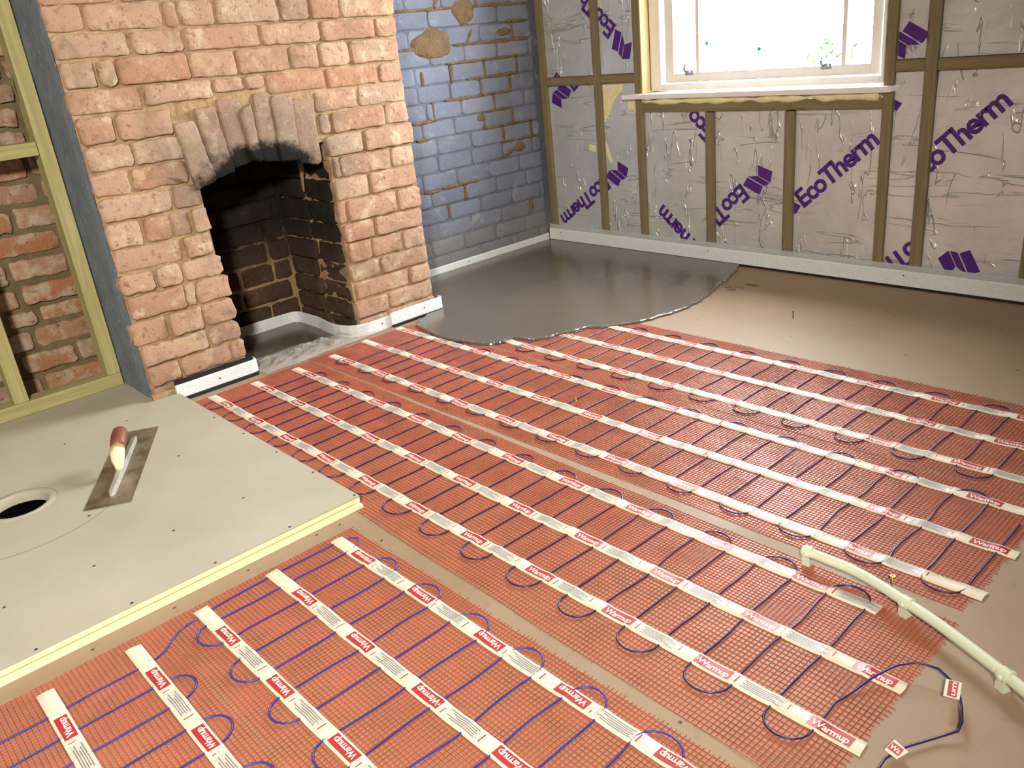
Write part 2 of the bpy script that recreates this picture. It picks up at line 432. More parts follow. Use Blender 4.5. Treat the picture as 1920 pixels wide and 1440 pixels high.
ce = MB(); ce.box((-1.4, -2.3, 2.4), (3.75, 3.7, 2.5)); tag(ce.build('ceiling', 'ceil'), kind='structure')
wl = MB(); wl.box((-1.4, -2.3, -0.012), (-1.3, 3.7, 2.4)); tag(wl.build('wall_left', 'plaster'), kind='structure')
wf = MB(); wf.box((-1.3, -2.3, -0.012), (3.75, -2.2, 2.4))
tag(wf.build('wall_front', 'plaster'), kind='structure')

# back wall: mortar body (recess, fireplace back, blue part)
mb = MB()
mb.box((-1.3, YB+0.010, -0.012), (CL+0.02, YB+0.2, 2.4), 0)
mb.box((CL+0.02, YB+0.010, -0.012), (1.95, YB+0.2, 2.4), 1)
mb.box((1.95, YB+0.0012, -0.012), (3.75, YB+0.2, 2.4), 2)
wall_back = tag(mb.build('wall_back', ['recess_mortar', 'soot_mortar', 'blue_mortar'], origin=(0, YB, 0)), kind='structure')
fb = lambda u, v, d: (u, YB - d, v)
# recess bricks behind the left partition (traced rows)
rz = [1.375, 1.290, 1.212, 1.140, 1.062, .985, .905, .808, .722, .632, .545, .452, .362, .288, .200, .108, .020]
rper = {0:(.62,.85),1:(.66,.85),2:(.70,.80),3:(.60,.822),4:(.60,.81),5:(.60,.815),6:(.57,.785),7:(.60,.80),8:(.685,.85),9:(.59,.82),10:(.615,.825),11:(.625,.85),12:(.555,.668,.85),13:(.632,.85),14:(.553,.758,.85),15:(.612,.85)}
for i in range(16):
    z1, z0 = rz[i], rz[i+1]
    e = sorted(set([x for x in rper[i]])); e = [e[0]-.23*k for k in (4, 3, 2, 1)] + e + [CL+.02]
    for a, b in zip(e, e[1:]):
        if b - a < 0.03 or b > CL+0.03 or a < -0.2: continue
        g_ = .008 + U(0, .006)
        tl = -.012
        brick([(a+g_, z0+g_*.8-tl*0), (b-.006, z0+g_*.8+tl*.5), (b-.006, z1-g_*.8+tl*.5), (a+g_, z1-g_*.8)], fb, wall_back, 'recess_brick', rough=1.9)
# fireplace back bricks
fz = [.735, .645, .562, .470, .385, .292, .200, .112, .02]
for i in range(8):
    z1, z0 = fz[i], fz[i+1]
    e = {0:(1.1,1.33,1.56,1.72),1:(1.18,1.40,1.62,1.72),2:(1.12,1.375,1.68,1.72),3:(1.2,1.40,1.625,1.72),4:(1.14,1.40,1.62,1.72),5:(1.17,1.47,1.63,1.72),6:(1.2,1.46,1.70,1.72),7:(1.15,1.37,1.58,1.72)}[i]
    for a, b in zip(e, e[1:]):
        if b-a < .03: continue
        brick([(a+.006, z0+.006), (b-.006, z0+.006), (b-.006, z1-.006), (a+.006, z1-.006)], fb, wall_back, 'soot', rough=1.4)
# blue painted bricks
bz = 0.012; i = 0
tops = [0.012 + 0.0832*k for k in range(17)]
for k in range(16):
    z0, z1 = tops[k], tops[k+1]
    anc = {11: 2.76, 10: 2.94, 9: 3.02, 8: 2.94, 7: 3.06, 4: 2.76, 3: 2.64, 13: 3.19, 2: 3.22, 12: 2.86, 15: 2.97, 14: 3.10}.get(k, 2.83 + .11*(k % 2))
    pit = .221 if k != 10 and k != 8 else .20
    x = anc - pit*6
    while x < 3.33:
        a, b = max(x, 2.15), min(x + pit, 3.335)
        x += pit
        if b - a < 0.03: continue
        ddz = -.004 * (a - 2.15)
        brick([(a+.0025, z0+.003+ddz), (b-.0025, z0+.003+ddz), (b-.0025, z1-.003+ddz), (a+.0025, z1-.003+ddz)], fb, wall_back, 'blue', rough=0.6, d0=0.003, rc=.012)
# joints where the paint has come away: brown mortar raked proud of the paint film
jm = MB()
def joint(x0, z0, x1, z1, w_=.025):
    n_ = max(2, int(math.hypot(x1-x0, z1-z0)/.02)); prev = []
    d = Vector((x1-x0, z1-z0)).normalized(); nn = Vector((-d.y, d.x)); sd = U(0, 50); vs = []
    for k in range(n_+1):
        t_ = k/n_; p = Vector((x0+(x1-x0)*t_, z0+(z1-z0)*t_)); ww = w_*(0.55+0.5*abs(noise.noise((t_*5+sd, 1, 2)))*2) * (0.5 if k in (0, n_) else 1)
        for sgn, dp in ((-1, -.004), (-.7, .0075), (.7, .0075), (1, -.004)): 
            q = p + nn*ww*sgn*.5; vs.append((q.x, YB - dp - .001, q.y))
    jm.add(vs, [(k*4+j, k*4+j+1, k*4+4+j+1, k*4+4+j) for k in range(n_) for j in range(3)])
# traced in wall coordinates (x, z)
zk = lambda k: tops[k]
JOINTS = [(2.80,zk(13)-.002,3.30,zk(13)-.006),(2.45,zk(13),2.62,zk(13)),(2.74,zk(12),3.22,zk(12)),(2.76,zk(11)-.004,2.76,zk(12)),(2.98,zk(11),2.98,zk(12)),(3.20,zk(11),3.20,zk(12)),
          (2.86,zk(11),3.20,zk(11)),(2.70,zk(10),2.95,zk(10)-.003),(3.14,zk(10),3.14,zk(11)),(2.94,zk(10),2.94,zk(11)),(2.94,zk(10),3.14,zk(10)),(3.02,zk(9),3.02,zk(10)),(2.96,zk(9),3.14,zk(9)),
          (3.14,zk(8),3.14,zk(9)),(2.94,zk(8),2.94,zk(9)),(2.94,zk(8),3.28,zk(8)),(3.06,zk(7),3.06,zk(8)),(3.26,zk(7),3.26,zk(8)),(3.04,zk(7),3.30,zk(7)),(2.62,zk(9),2.62,zk(10)),(2.49,zk(9)-.004,2.64,zk(9)),
          (2.58,zk(11),2.58,zk(12)-.02),(2.50,zk(8),2.58,zk(8)),(2.62,zk(5)+.002,2.86,zk(5)),(2.50,zk(5)-.004,2.60,zk(5)-.004),(2.76,zk(4),2.76,zk(5)),(2.64,zk(3)+.02,2.64,zk(4)),(3.04,zk(6),3.18,zk(7)-.02),
          (2.45,zk(15),3.0,zk(15)),(3.0,zk(15),3.3,zk(15)-.004),(3.14,zk(14),3.30,zk(14)),(2.88,zk(13),2.92,zk(14)-.02),(2.70,zk(15),2.74,zk(16)),(2.96,zk(15),2.98,zk(16)),(3.19,zk(13),3.19,zk(14)),(3.22,zk(2)+.02,3.22,zk(3)+.02)]
for j in JOINTS: joint(*j)
tag(jm.build('exposed_mortar', 'brown_mortar', wall_back, smooth=True, origin=(2.8, YB, 0.6)), 'brown mortar showing through the blue paint')
def patch(cx, cz, rx_, rz_, name='mortar_patch', th=.012):
    mb = MB(); n = 26; sd = U(0, 90); rings = []
    for f_, d_ in ((1.0, -.003), (.9, th*.75), (.5, th), ):
        rings.append([(cx + rx_*f_*math.cos(2*math.pi*k/n)*(1+.35*noise.noise((math.cos(2*math.pi*k/n)*1.6, math.sin(2*math.pi*k/n)*1.6, sd))), YB - d_, cz + rz_*f_*math.sin(2*math.pi*k/n)*(1+.35*noise.noise((math.cos(2*math.pi*k/n)*1.6, math.sin(2*math.pi*k/n)*1.6, sd)))) for k in range(n)])
    vs = sum(rings, []) + [(cx, YB-th, cz)]
    mb.add(vs, [(i_*n+k, i_*n+(k+1)%n, (i_+1)*n+(k+1)%n, (i_+1)*n+k) for i_ in range(2) for k in range(n)] + [(2*n+k, 2*n+(k+1)%n, 3*n) for k in range(n)])
    return mb.build(name, 'brown_mortar', wall_back, smooth=True, origin=(cx, YB, cz))
patch(2.66, 1.10, .13, .075); patch(2.88, 1.245, .07, .06); patch(3.13, 1.13, .05, .018); patch(3.17, .55, .045, .022); patch(2.92, .735, .03, .018)

# chimney breast: mortar body in piers and head, with the fireplace opening and flue behind the arch
mb = MB(); MF = YF + 0.011
mb.box((CL+.004, MF, -0.012), (1.20, YB+.01, 2.4), 0)
mb.box((1.735, MF, -0.012), (CR-.004, YB+.0, 2.4), 0)
mb.box((1.20, MF, 0.80), (1.735, MF+.11, 2.4), 0)
wall_ch = tag(mb.build('wall_chimney', 'mortar', origin=(1.49, YF, 0)), kind='structure')
zl = [1.335,1.249,1.171,1.084,1.004,.911,.828,.746,.663,.570,.489,.411,.321,.228,.151,.072,.0]
zr = [1.310,1.225,1.148,1.058,.980,.903,.819,.732,.647,.561,.466,.386,.300,.224,.145,.068,.0]
ROWS = {0:[(0.845,0.956),(0.968,1.207),(1.219,1.261),(1.273,1.387),(1.399,1.631),(1.643,1.754),(1.766,1.884),(1.896,2.14)],
1:[(0.845,1.077),(1.089,1.256),(1.275,1.537),(1.549,1.785),(1.797,2.031),(2.043,2.14)],
2:[(0.845,0.95),(0.962,1.012),(1.024,1.258),(1.268,1.43),(1.436,1.635),(1.647,1.763),(1.775,1.897),(1.909,2.14)],
3:[(0.845,1.075),(1.087,1.322),(1.334,1.439),(1.451,1.521),(1.533,1.775),(1.787,2.017),(2.029,2.14)],
4:[(0.845,0.962),(0.974,1.155),(1.716,1.901),(1.913,2.14)],
5:[(0.845,1.0),(1.006,1.175),(1.72,1.762),(1.774,2.016),(2.028,2.14)],
6:[(0.845,0.968),(0.98,1.171),(1.734,1.894),(1.906,2.14)],
7:[(0.845,1.087),(1.099,1.195),(1.744,1.768),(1.78,2.014),(2.026,2.14)],
8:[(0.845,0.963),(0.975,1.062),(1.07,1.137),(1.146,1.2),(1.74,1.891),(1.903,2.14)],
9:[(0.845,1.084),(1.096,1.191),(1.731,1.763),(1.775,2.012),(2.024,2.14)],
10:[(0.845,0.962),(0.974,1.057),(1.069,1.213),(1.737,1.88),(1.892,2.14)],
11:[(0.845,1.05),(1.056,1.09),(1.098,1.223),(1.748,1.853),(1.865,2.011),(2.023,2.14)],
12:[(0.845,0.964),(0.976,1.092),(1.104,1.223),(1.74,1.881),(1.893,2.14)],
13:[(0.845,1.09),(1.102,1.222),(1.751,2.019),(2.031,2.14)],
14:[(0.845,0.966),(0.978,1.162),(1.174,1.226),(1.735,1.893),(1.905,2.14)],
15:[(0.845,1.09),(1.10,1.23),(1.74,1.88),(1.89,2.14)]}
ff = lambda u, v, d: (u, YF - d, v)
def zz(k, x):
    t_ = (x-.845)/1.295; return zl[k] + (zr[k]-zl[k])*t_
for r_, spans in ROWS.items():
    for a, b in spans:
        g_ = .0032
        a = a - (.002 if a > .85 else 0); b = b + (.002 if b < 2.13 else 0)
        aj = a + (U(-.006, .008) if a < .85 else 0); bj = b + (U(-.008, .006) if b > 2.13 else 0)
        if r_ == 3 and 1.08 < a < 1.8 and b < 1.78:      # thin bricks above the arch
            zb = zz(r_+1, a) + (.004 if a > 1.5 else .012 if a < 1.3 else .028)
        else: zb = None
        q = [(aj, (zb if zb else zz(r_+1, a)+g_)), (bj, (zb if zb else zz(r_+1, b)+g_)), (bj, zz(r_, b)-g_), (aj, zz(r_, a)-g_)]
        brick(q, ff, wall_ch, 'brick', rough=1.6 if b < 1.25 else 1.3)
# higher courses, as far up as a slightly raised view could see
for k in range(6):
    z0 = 1.322 + .082*k; x = CL - (0.115 if k % 2 else 0)
    while x < CR:
        L = U(.225, .242); a, b = max(x, CL), min(x+L-.011, CR); x += L
        if b-a > .03: brick([(a, z0+.006), (b, z0+.006), (b, z0+.076), (a, z0+.076)], ff, wall_ch, 'brick')
# arch of upright bricks
ARCH = [[(1.161,.942),(1.229,.945),(1.262,.736),(1.188,.716)],[(1.243,.978),(1.309,.984),(1.337,.759),(1.268,.743)],[(1.331,.998),(1.411,.995),(1.415,.78),(1.342,.765)],
        [(1.407,.95),(1.446,.976),(1.45,.774),(1.42,.781)],[(1.473,1.003),(1.531,1.002),(1.531,.761),(1.459,.769)],[(1.537,.989),(1.616,.983),(1.603,.753),(1.533,.758)],[(1.623,.968),(1.704,.962),(1.689,.724),(1.607,.738)]]
for tl, tr_, br, bl in ARCH:
    e_ = .006; tl = (tl[0]-e_, tl[1]+.004); bl = (bl[0]-e_, bl[1]-.003); tr_ = (tr_[0]+e_, tr_[1]+.004); br = (br[0]+e_, br[1]-.003)
    brick([(bl[0], bl[1]), (br[0], br[1]), (tr_[0], tr_[1]), (tl[0], tl[1])], ff, wall_ch, 'brick', name='arch_brick', back=.11, rough=1.3, d0=.003)
# jamb bricks of the fireplace (broken, sooty outer half and inner half); plane faces -X
JX = 1.722
fj = lambda u, v, d: (JX - d + (0.02 if u < YF+.03 else 0), u, v)
for i in range(7, 16):
    z1, z0 = zz(i, 1.74), zz(i+1, 1.74)
    off = .0 if i % 2 else .05
    brick([(3.20+off*.5, z0+.005), (2.998, z0+.005), (2.998, z1-.005), (3.20+off*.5, z1-.005)], fj, wall_ch, 'soot', broken=.018, rough=1.8, back=.02)
    brick([(YB-.01, z0+.006), (3.212+off*.5, z0+.006), (3.212+off*.5, z1-.006), (YB-.01, z1-.006)], lambda u, v, d: (JX-.008-d, u, v), wall_ch, 'soot', rough=1.3, back=.02)
# hanging yellow mortar tongue on the jamb
mb = MB(); mb.add([(JX-.012, 3.205, .715), (JX-.012, 3.16, .712), (JX-.016, 3.17, .655), (JX-.013, 3.19, .60), (JX-.013, 3.205, .60)], [(0,1,2,3,4)])
mb.build('mortar_smear', 'mortar', wall_ch, origin=(JX, 3.18, .65))
# left pier inner face & lining so the flue reads black
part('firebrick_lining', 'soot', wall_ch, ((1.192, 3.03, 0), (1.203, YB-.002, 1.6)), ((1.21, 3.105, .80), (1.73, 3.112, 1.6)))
# blue-grey rendered side of the breast, with a ragged front edge
mb = MB(); ny, nz = 14, 60; vs = []
for j in range(nz+1):
    z = 2.0*j/nz
    for i in range(ny+1):
        y = YF + .004 + (YB-YF-.004)*i/ny
        if i == 0: y += .006*noise.noise((z*22, 3, 1)) + .004
        vs.append((CL - .004 + .004*noise.noise((y*9, z*9, 5)) + (.006 if i == 0 else 0), y, z))
mb.add(vs, [(j*(ny+1)+i, j*(ny+1)+i+1, (j+1)*(ny+1)+i+1, (j+1)*(ny+1)+i) for j in range(nz) for i in range(ny)])
mb.build('side_render', 'render', wall_ch, smooth=True, origin=(CL, 3.2, 0))
# sand-coloured fillet at the breast corner over the tray
part('mortar_fillet', 'mortar', wall_ch, ((CL-.004, YF-.02, .034), (.925, YF+.0, .052)))

# window wall: masonry with a window opening
WY0, WY1, WZ0, WZ1 = 1.557, 2.733, .76, 2.08
mb = MB()
mb.box((3.46, -2.2, -0.012), (3.75, WY0, 2.4)); mb.box((3.46, WY1, -0.012), (3.75, YB+.0, 2.4))
mb.box((3.46, WY0, -0.012), (3.75, WY1, WZ0)); mb.box((3.46, WY0, WZ1), (3.75, WY1, 2.4))
wall_w = tag(mb.build('wall_window', 'plaster', origin=(3.6, 2.1, 0)), kind='structure')

# window
win = tag(empty('window_1', (3.46, 2.14, .79)), kind='structure')
W = lambda nm, mt, *bx, bevel=0.0: part(nm, mt, win, *bx, bevel=bevel)
W('frame_jamb', 'white_gloss', ((3.405, 2.668, .79), (3.56, 2.728, 2.06)), bevel=.003)
W('frame_jamb', 'white_gloss', ((3.405, 1.562, .79), (3.56, 1.600, 2.06)), bevel=.003)
W('frame_head', 'white_gloss', ((3.405, 1.602, 2.0), (3.56, 2.666, 2.06)), bevel=.003)
W('frame_sill', 'white_gloss', ((3.405, 1.602, .79), (3.56, 2.666, .818)), bevel=.003)
def sash(x, z0, z1, br):
    W('sash_stile', 'white_gloss', ((x, 2.604, z0), (x+.04, 2.655, z1)), bevel=.004)
    W('sash_stile', 'white_gloss', ((x, 1.612, z0), (x+.04, 1.652, z1)), bevel=.004)
    W('bottom_rail', 'white_gloss', ((x, 1.653, z0), (x+.04, 2.603, z0+br)), bevel=.004)
    W('top_rail', 'white_gloss', ((x, 1.653, z1-.04), (x+.04, 2.603, z1)), bevel=.004)
    ys = [1.653, 1.765, 2.472, 2.603]
    for y in ys[1:3]: W('glazing_bar', 'white_gloss', ((x+.002, y-.010, z0+br), (x+.038, y+.010, z1-.04)), bevel=.003)
    for a, b in zip(ys, ys[1:]): W('pane', 'glass', ((x+.018, a, z0+br), (x+.022, b, z1-.04)))
sash(3.425, .822, 1.42, .042); sash(3.475, 1.38, 1.995, .042)
for y, z in ((2.515, .872), (1.835, .868)):
    mb = MB(); x = 3.425
    mb.box((x-.006, y-.022, z-.018), (x-.0005, y+.022, z+.004))
    mb.tube([(x-.004, y+.012, z), (x-.02, y+.012, z+.004), (x-.026, y+.012, z+.016), (x-.018, y+.012, z+.026)], .006, 8)
    mb.tube([(x-.004, y-.010, z-.006), (x-.018, y-.010, z-.006), (x-.024, y-.01, z+.006)], .007, 8)
    mb.build('sash_lift', 'chrome', win, smooth=True, origin=(x, y, z))
for y, z, rt in ((2.43, .985, .1), (2.16, .945, .78)):
    mb = MB(); s_ = .0085; c_, n_ = math.cos(rt), math.sin(rt)
    mb.add([(3.4425, y+(a*c_-b*n_)*s_, z+(a*n_+b*c_)*s_) for a, b in ((-1,-1),(1,-1),(1,1),(-1,1))] + [(3.4415, y+(a*c_-b*n_)*s_, z+(a*n_+b*c_)*s_) for a, b in ((-1,-1),(1,-1),(1,1),(-1,1))], [(0,1,2,3),(7,6,5,4),(0,4,5,1),(1,5,6,2),(2,6,7,3),(3,7,4,0)])
    mb.build('green_sticker', 'sticker', win, origin=(3.442, y, z))
mb = MB(); mb.box((3.315, 1.512, .762), (3.415, 2.846, .786))
tag(mb.build('trim_1', 'white_gloss', bevel=.006), kind='structure')

# ------------------------------------------------------------------ timber framing on the window wall
sf = tag(empty('stud_frame', (3.39, 2.1, 0)), 'timber stud frame around the window, fixed over the foil-faced wall', 'stud frame')
def tim(name, mat, parent, a, b):     # a timber with its grain (local Z) along its longest side
    dims = [b[i]-a[i] for i in range(3)]; ax = dims.index(max(dims)); c_ = [(a[i]+b[i])/2 for i in range(3)]
    order = {0: (2, 1, 0), 1: (0, 2, 1), 2: (0, 1, 2)}[ax]
    hx, hy, hz = [dims[i]/2 for i in order]
    mb = MB(); mb.box((-hx, -hy, -hz), (hx, hy, hz))
    o = mb.build(name, mat, None, bevel=.0025, origin=(0, 0, 0))
    o.parent = parent; o.location = Vector(c_) - parent.location
    M = Matrix.Identity(3)
    if ax == 0: M = Matrix(((0,0,1),(0,1,0),(-1,0,0)))
    elif ax == 1: M = Matrix(((1,0,0),(0,0,1),(0,-1,0)))
    o.rotation_euler = M.to_euler()
    return o
X0, X1 = XW, 3.44
for y0, y1, z1 in ((3.385, 3.427, 2.4), (3.003, 3.045, 2.4), (2.737, 2.778, 2.4), (2.330, 2.374, .698), (1.927, 1.971, .698), (1.517, 1.555, 2.4), (1.362, 1.405, 2.4), (.962, 1.004, 2.4), (.56, .602, 2.4)):
    tim('stud', 'stud', sf, (X0, y0, .002), (X1, y1, z1 - .002))
for y0, y1, z0, z1 in ((3.047, 3.383, .838, .880), (2.780, 3.001, .838, .880), (1.407, 1.515, .833, .875), (1.006, 1.360, .831, .873), (.604, .96, .831, .873)):
    tim('nogging', 'stud', sf, (X0+.003, y0, z0), (X1, y1, z1))
tim('sill_plate', 'stud', sf, (X0, 1.557, .700), (X1, 2.735, .743))
tim('reveal_lining', 'pine', sf, (X0+.002, 2.7295, .787), (3.403, 2.7365, 2.3))
# expanding foam bead under the sill
mb = MB(); pts = []; rad = []
for k in range(60):
    y = 2.72 - 1.15*k/59; pts.append((XW+.002 + .006*noise.noise((y*20, 1, 1)), y, .748 + .007*noise.noise((y*16, 4, 2)))); rad.append(max(.004, .013 + .014*noise.noise((y*11, 7, 7))))
mb.tube(pts, rad, 8)
tag(mb.build('expanding_foam', 'foamcream', smooth=True), 'bead of cream expanding foam squeezed out beneath the window sill', 'foam')

# ------------------------------------------------------------------ text
_tc = {}
def text_mesh(s, bold=0.0, res=3):
    key = (s, bold)
    if key in _tc: return _tc[key]
    cu = bpy.data.curves.new('t', 'FONT'); cu.body = s; cu.size = 1.0; cu.offset = bold; cu.space_character = 0.9; cu.resolution_u = res; cu.fill_mode = 'FRONT'
    o = bpy.data.objects.new('t', cu); C.objects.link(o)
    dg = bpy.context.evaluated_depsgraph_get(); dg.update()
    me = bpy.data.meshes.new_from_object(o.evaluated_get(dg))
    vs = [v.co.copy() for v in me.vertices]; fs = [tuple(p_.vertices) for p_ in me.polygons]
    bpy.data.objects.remove(o); bpy.data.curves.remove(cu); bpy.data.meshes.remove(me)
    x0 = min(v.x for v in vs); x1 = max(v.x for v in vs)
    _tc[key] = ([(v.x-x0, v.y) for v in vs], fs, x1-x0)
    return _tc[key]

# ------------------------------------------------------------------ foil-faced insulation boards between the studs
BX = 3.356
def board(y0, y1, z0, z1, label):
    mb = MB(); mb.box((BX, y0, z0), (3.452, y1, z1))
    o = mb.build('insulation_board', 'foil', origin=((BX+3.452)/2, (y0+y1)/2, z0))
    tag(o, label, 'insulation'); o['ext'] = (y0, y1, z0, z1)
    return o
LOGO = [[(0,.70),(.36,1.06),(.60,.36),(.34,-.06)], [(.40,1.04),(.66,.98),(.98,.02),(.64,.32)], [(.72,.94),(1.06,1.10),(1.40,.16),(1.03,.02)]]
def text_on(bd, s, y, z, ang, size, logo=None, bold=.03):
    """writing on a board: starts at (y, z), runs at ang degrees (seen from the room), clipped to the board"""
    y0, y1, z0, z1 = bd['ext']
    a = math.radians(ang); ca, sa = math.cos(a), math.sin(a)
    bmx = bmesh.new()
    polys = []
    if s:
        vs, fs, w_ = text_mesh(s, bold)
        bv = [bmx.verts.new((BX-.0006, y - (x*ca - yy*sa)*size, z + (x*sa + yy*ca)*size)) for x, yy in vs]
        for f_ in fs:
            try: bmx.faces.new([bv[i_] for i_ in f_])
            except ValueError: pass
    if logo is not None:
        for pg in LOGO:
            bv = [bmx.verts.new((BX-.0006, y - ((x+logo)*ca - yy*.8*sa)*size, z + ((x+logo)*sa + yy*.8*ca)*size)) for x, yy in pg]
            bmx.faces.new(bv)
    for pt, nrm in (((0, y0+.001, 0), (0, -1, 0)), ((0, y1-.001, 0), (0, 1, 0)), ((0, 0, z0+.001), (0, 0, -1)), ((0, 0, z1-.001), (0, 0, 1))):
        bmesh.ops.bisect_plane(bmx, geom=bmx.verts[:]+bmx.edges[:]+bmx.faces[:], plane_co=pt, plane_no=nrm, clear_outer=True)
    for f_ in bmx.faces:
        if f_.normal.x > 0: f_.normal_flip()
    if not bmx.faces: bmx.free(); return
    me = bpy.data.meshes.new('lettering'); bmx.to_mesh(me); bmx.free()
    me.transform(Matrix.Translation(-bd.location)); me.materials.append(MAT['purple'])
    o = bpy.data.objects.new('lettering', me); C.objects.link(o); o.parent = bd
    o['label'] = 'purple printed lettering'
def torn(bd, pts, name='torn_patch'):
    mb = MB(); n = len(pts)
    cy = sum(p[0] for p in pts)/n; cz = sum(p[1] for p in pts)/n
    vs = [(BX-.0003, a, b) for a, b in pts] + [(BX-.003, cy+(a-cy)*.85, cz+(b-cz)*.85) for a, b in pts]
    mb.add(vs, [(k,(k+1)%n,n+(k+1)%n,n+k) for k in range(n)] + [tuple(range(n, 2*n))])
    o = mb.build(name, 'foamcream', bd, origin=(BX, cy, cz)); o['label'] = 'cream foam bared where the foil is torn'
b1u = board(3.047, 3.383, .882, 2.38, 'dark grey foil board beside the corner, above the left nogging')
b1l = board(3.047, 3.383, .003, .836, 'foil board beside the corner, below the left nogging, first from the blue wall')
b2u = board(2.780, 3.001, .882, 2.38, 'narrow foil board left of the window, above the nogging')
b2l = board(2.780, 3.001, .003, .836, 'narrow foil board with torn cream patches left of the window')
b3 = board(2.376, 2.735, .003, .698, 'foil board under the left end of the window sill')
b4 = board(1.973, 2.328, .003, .698, 'foil board under the middle of the window sill')
b5 = board(1.557, 1.925, .003, .698, 'foil board under the right end of the sill with full purple name')
b6u = board(1.407, 1.515, .877, 2.38, 'narrow foil strip right of the window above the nogging')
b6l = board(1.407, 1.515, .003, .831, 'narrow foil strip right of the window below the nogging')
b7u = board(1.006, 1.360, .875, 2.38, 'bright foil board at the right edge, above the nogging')
b7l = board(1.006, 1.360, .003, .829, 'large bright creased foil board at the right edge, below the nogging')
b8u = board(.604, .96, .875, 2.38, 'foil board beyond the right edge of the view, upper')
b8l = board(.604, .96, .003, .829, 'foil board beyond the right edge of the view, lower')
_, _, wE = text_mesh('EcoTherm', .03)
SZ = .425 / wE
text_on(b5, 'EcoTherm', 1.878, .292, 41.3, SZ, -1.45)
text_on(b7l, 'EcoTherm', 1.405, .420, 43.5, SZ*1.0)
text_on(b1l, 'EcoTherm', 3.022, .385, 215, SZ, -1.45); text_on(b2l, 'EcoTherm', 3.022, .385, 215, SZ, -1.45)
text_on(b3, 'EcoTherm', 2.318, -.02, 139.5, SZ); text_on(b3, 'Eco', 2.335, .62, 139.5, SZ)
text_on(b4, 'EcoTherm', 2.195, .380, 222, SZ, -1.45)
text_on(b6l, 'EcoTherm', 1.335, .255, 220, SZ); text_on(b6u, '', 1.42, .93, 35, SZ, -1.1)
text_on(b2u, 'EcoTherm', 2.89, 1.10, 138, SZ, -1.45); text_on(b1u, 'EcoTherm', 2.89, 1.10, 138, SZ)
text_on(b1l, 'EcoTherm', 3.20, .805, 38, SZ, -1.45); text_on(b1u, 'rm', 3.35, .87, -45, SZ)
text_on(b7l, '', 1.14, .085, 5, SZ, -1.4)
text_on(b6l, '', 1.53, .665, 40, SZ*.8, -.62)
torn(b2l, [(2.999,.83),(2.86,.834),(2.875,.80),(2.93,.75),(2.955,.70),(2.99,.655),(2.999,.66)])
torn(b2l, [(2.999,.56),(2.985,.54),(2.975,.49),(2.955,.455),(2.965,.445),(2.985,.47),(2.999,.50)])
torn(b2l, [(2.785,.75),(2.84,.755),(2.835,.70),(2.81,.715),(2.785,.69)])
torn(b1l, [(3.07,.535),(3.11,.54),(3.115,.51),(3.075,.50)])

# ------------------------------------------------------------------ left stud partition
sp = tag(empty('stud_partition', (.3, 3.3, .033)), 'greenish timber stud partition standing on the tray before the recess bricks', 'stud partition')
PY0, PY1 = 3.25, 3.325
tim('sole_plate', 'stud_green', sp, (-1.29, PY0, .034), (.836, PY1, .082))
for x0, x1 in ((.789, .836), (.467, .515), (.06, .108), (-.34, -.292)):
    tim('stud', 'stud_green', sp, (x0, PY0, .083), (x1, PY1, 2.39))
for x0, x1 in ((.517, .787), (.110, .465)):
    tim('nogging', 'stud_green', sp, (x0, PY0+.004, .893), (x1, PY1, .938))

# ------------------------------------------------------------------ shower tray
TZ = .033
tray = tag(empty('shower_tray', (.3, 2.4, 0)), 'pale grey board shower tray with round drain hole and cream insulation edge', 'shower tray')
def slab_hole(name, mat, x0, y0, x1, y1, z0, z1, cx, cy, rad, dish=None):
    mb = MB(); n = 48
    circ = [(cx+rad*math.cos(2*math.pi*k/n), cy+rad*math.sin(2*math.pi*k/n)) for k in range(n)]
    sq = []
    for k in range(n):
        a = 2*math.pi*k/n; c_, s_ = math.cos(a), math.sin(a)
        tx = ((x1-cx)/c_ if c_ > 0 else (x0-cx)/c_) if abs(c_) > 1e-6 else 1e9
        ty = ((y1-cy)/s_ if s_ > 0 else (y0-cy)/s_) if abs(s_) > 1e-6 else 1e9
        t_ = min(tx, ty); sq.append((cx+c_*t_, cy+s_*t_))
    # snap nearest samples to the four corners
    for cxn, cyn in ((x0,y0),(x1,y0),(x1,y1),(x0,y1)):
        k = min(range(n), key=lambda i_: (sq[i_][0]-cxn)**2+(sq[i_][1]-cyn)**2); sq[k] = (cxn, cyn)
    vs = [(x, y, z1) for x, y in circ] + [(x, y, z1) for x, y in sq] + [(x, y, z0) for x, y in circ] + [(x, y, z0) for x, y in sq]
    fs = []
    for k in range(n):
        k2 = (k+1) % n
        fs += [(k, n+k, n+k2, k2), (2*n+k, 2*n+k2, 3*n+k2, 3*n+k), (k, k2, 2*n+k2, 2*n+k), (n+k, 3*n+k, 3*n+k2, n+k2)]
    mb.add(vs, fs); return mb.build(name, mat, tray, origin=(cx, cy, z0))
HX, HY = .290, 2.523
slab_hole('top_board', 'tray', -1.29, 1.762, .932, YB-.02 if False else 3.44, TZ-.004, TZ, HX, HY, .098)
slab_hole('upper_insulation', 'xps', -1.29, 1.7625, .9315, 3.44, .016, TZ-.0045, HX, HY, .098)
slab_hole('joint_layer', 'xps_dark', -1.29, 1.770, .926, 3.44, .010, .0157, HX, HY, .098)
slab_hole('lower_insulation', 'xps', -1.29, 1.752, .9325, 3.44, .0005, .0097, HX, HY, .098)
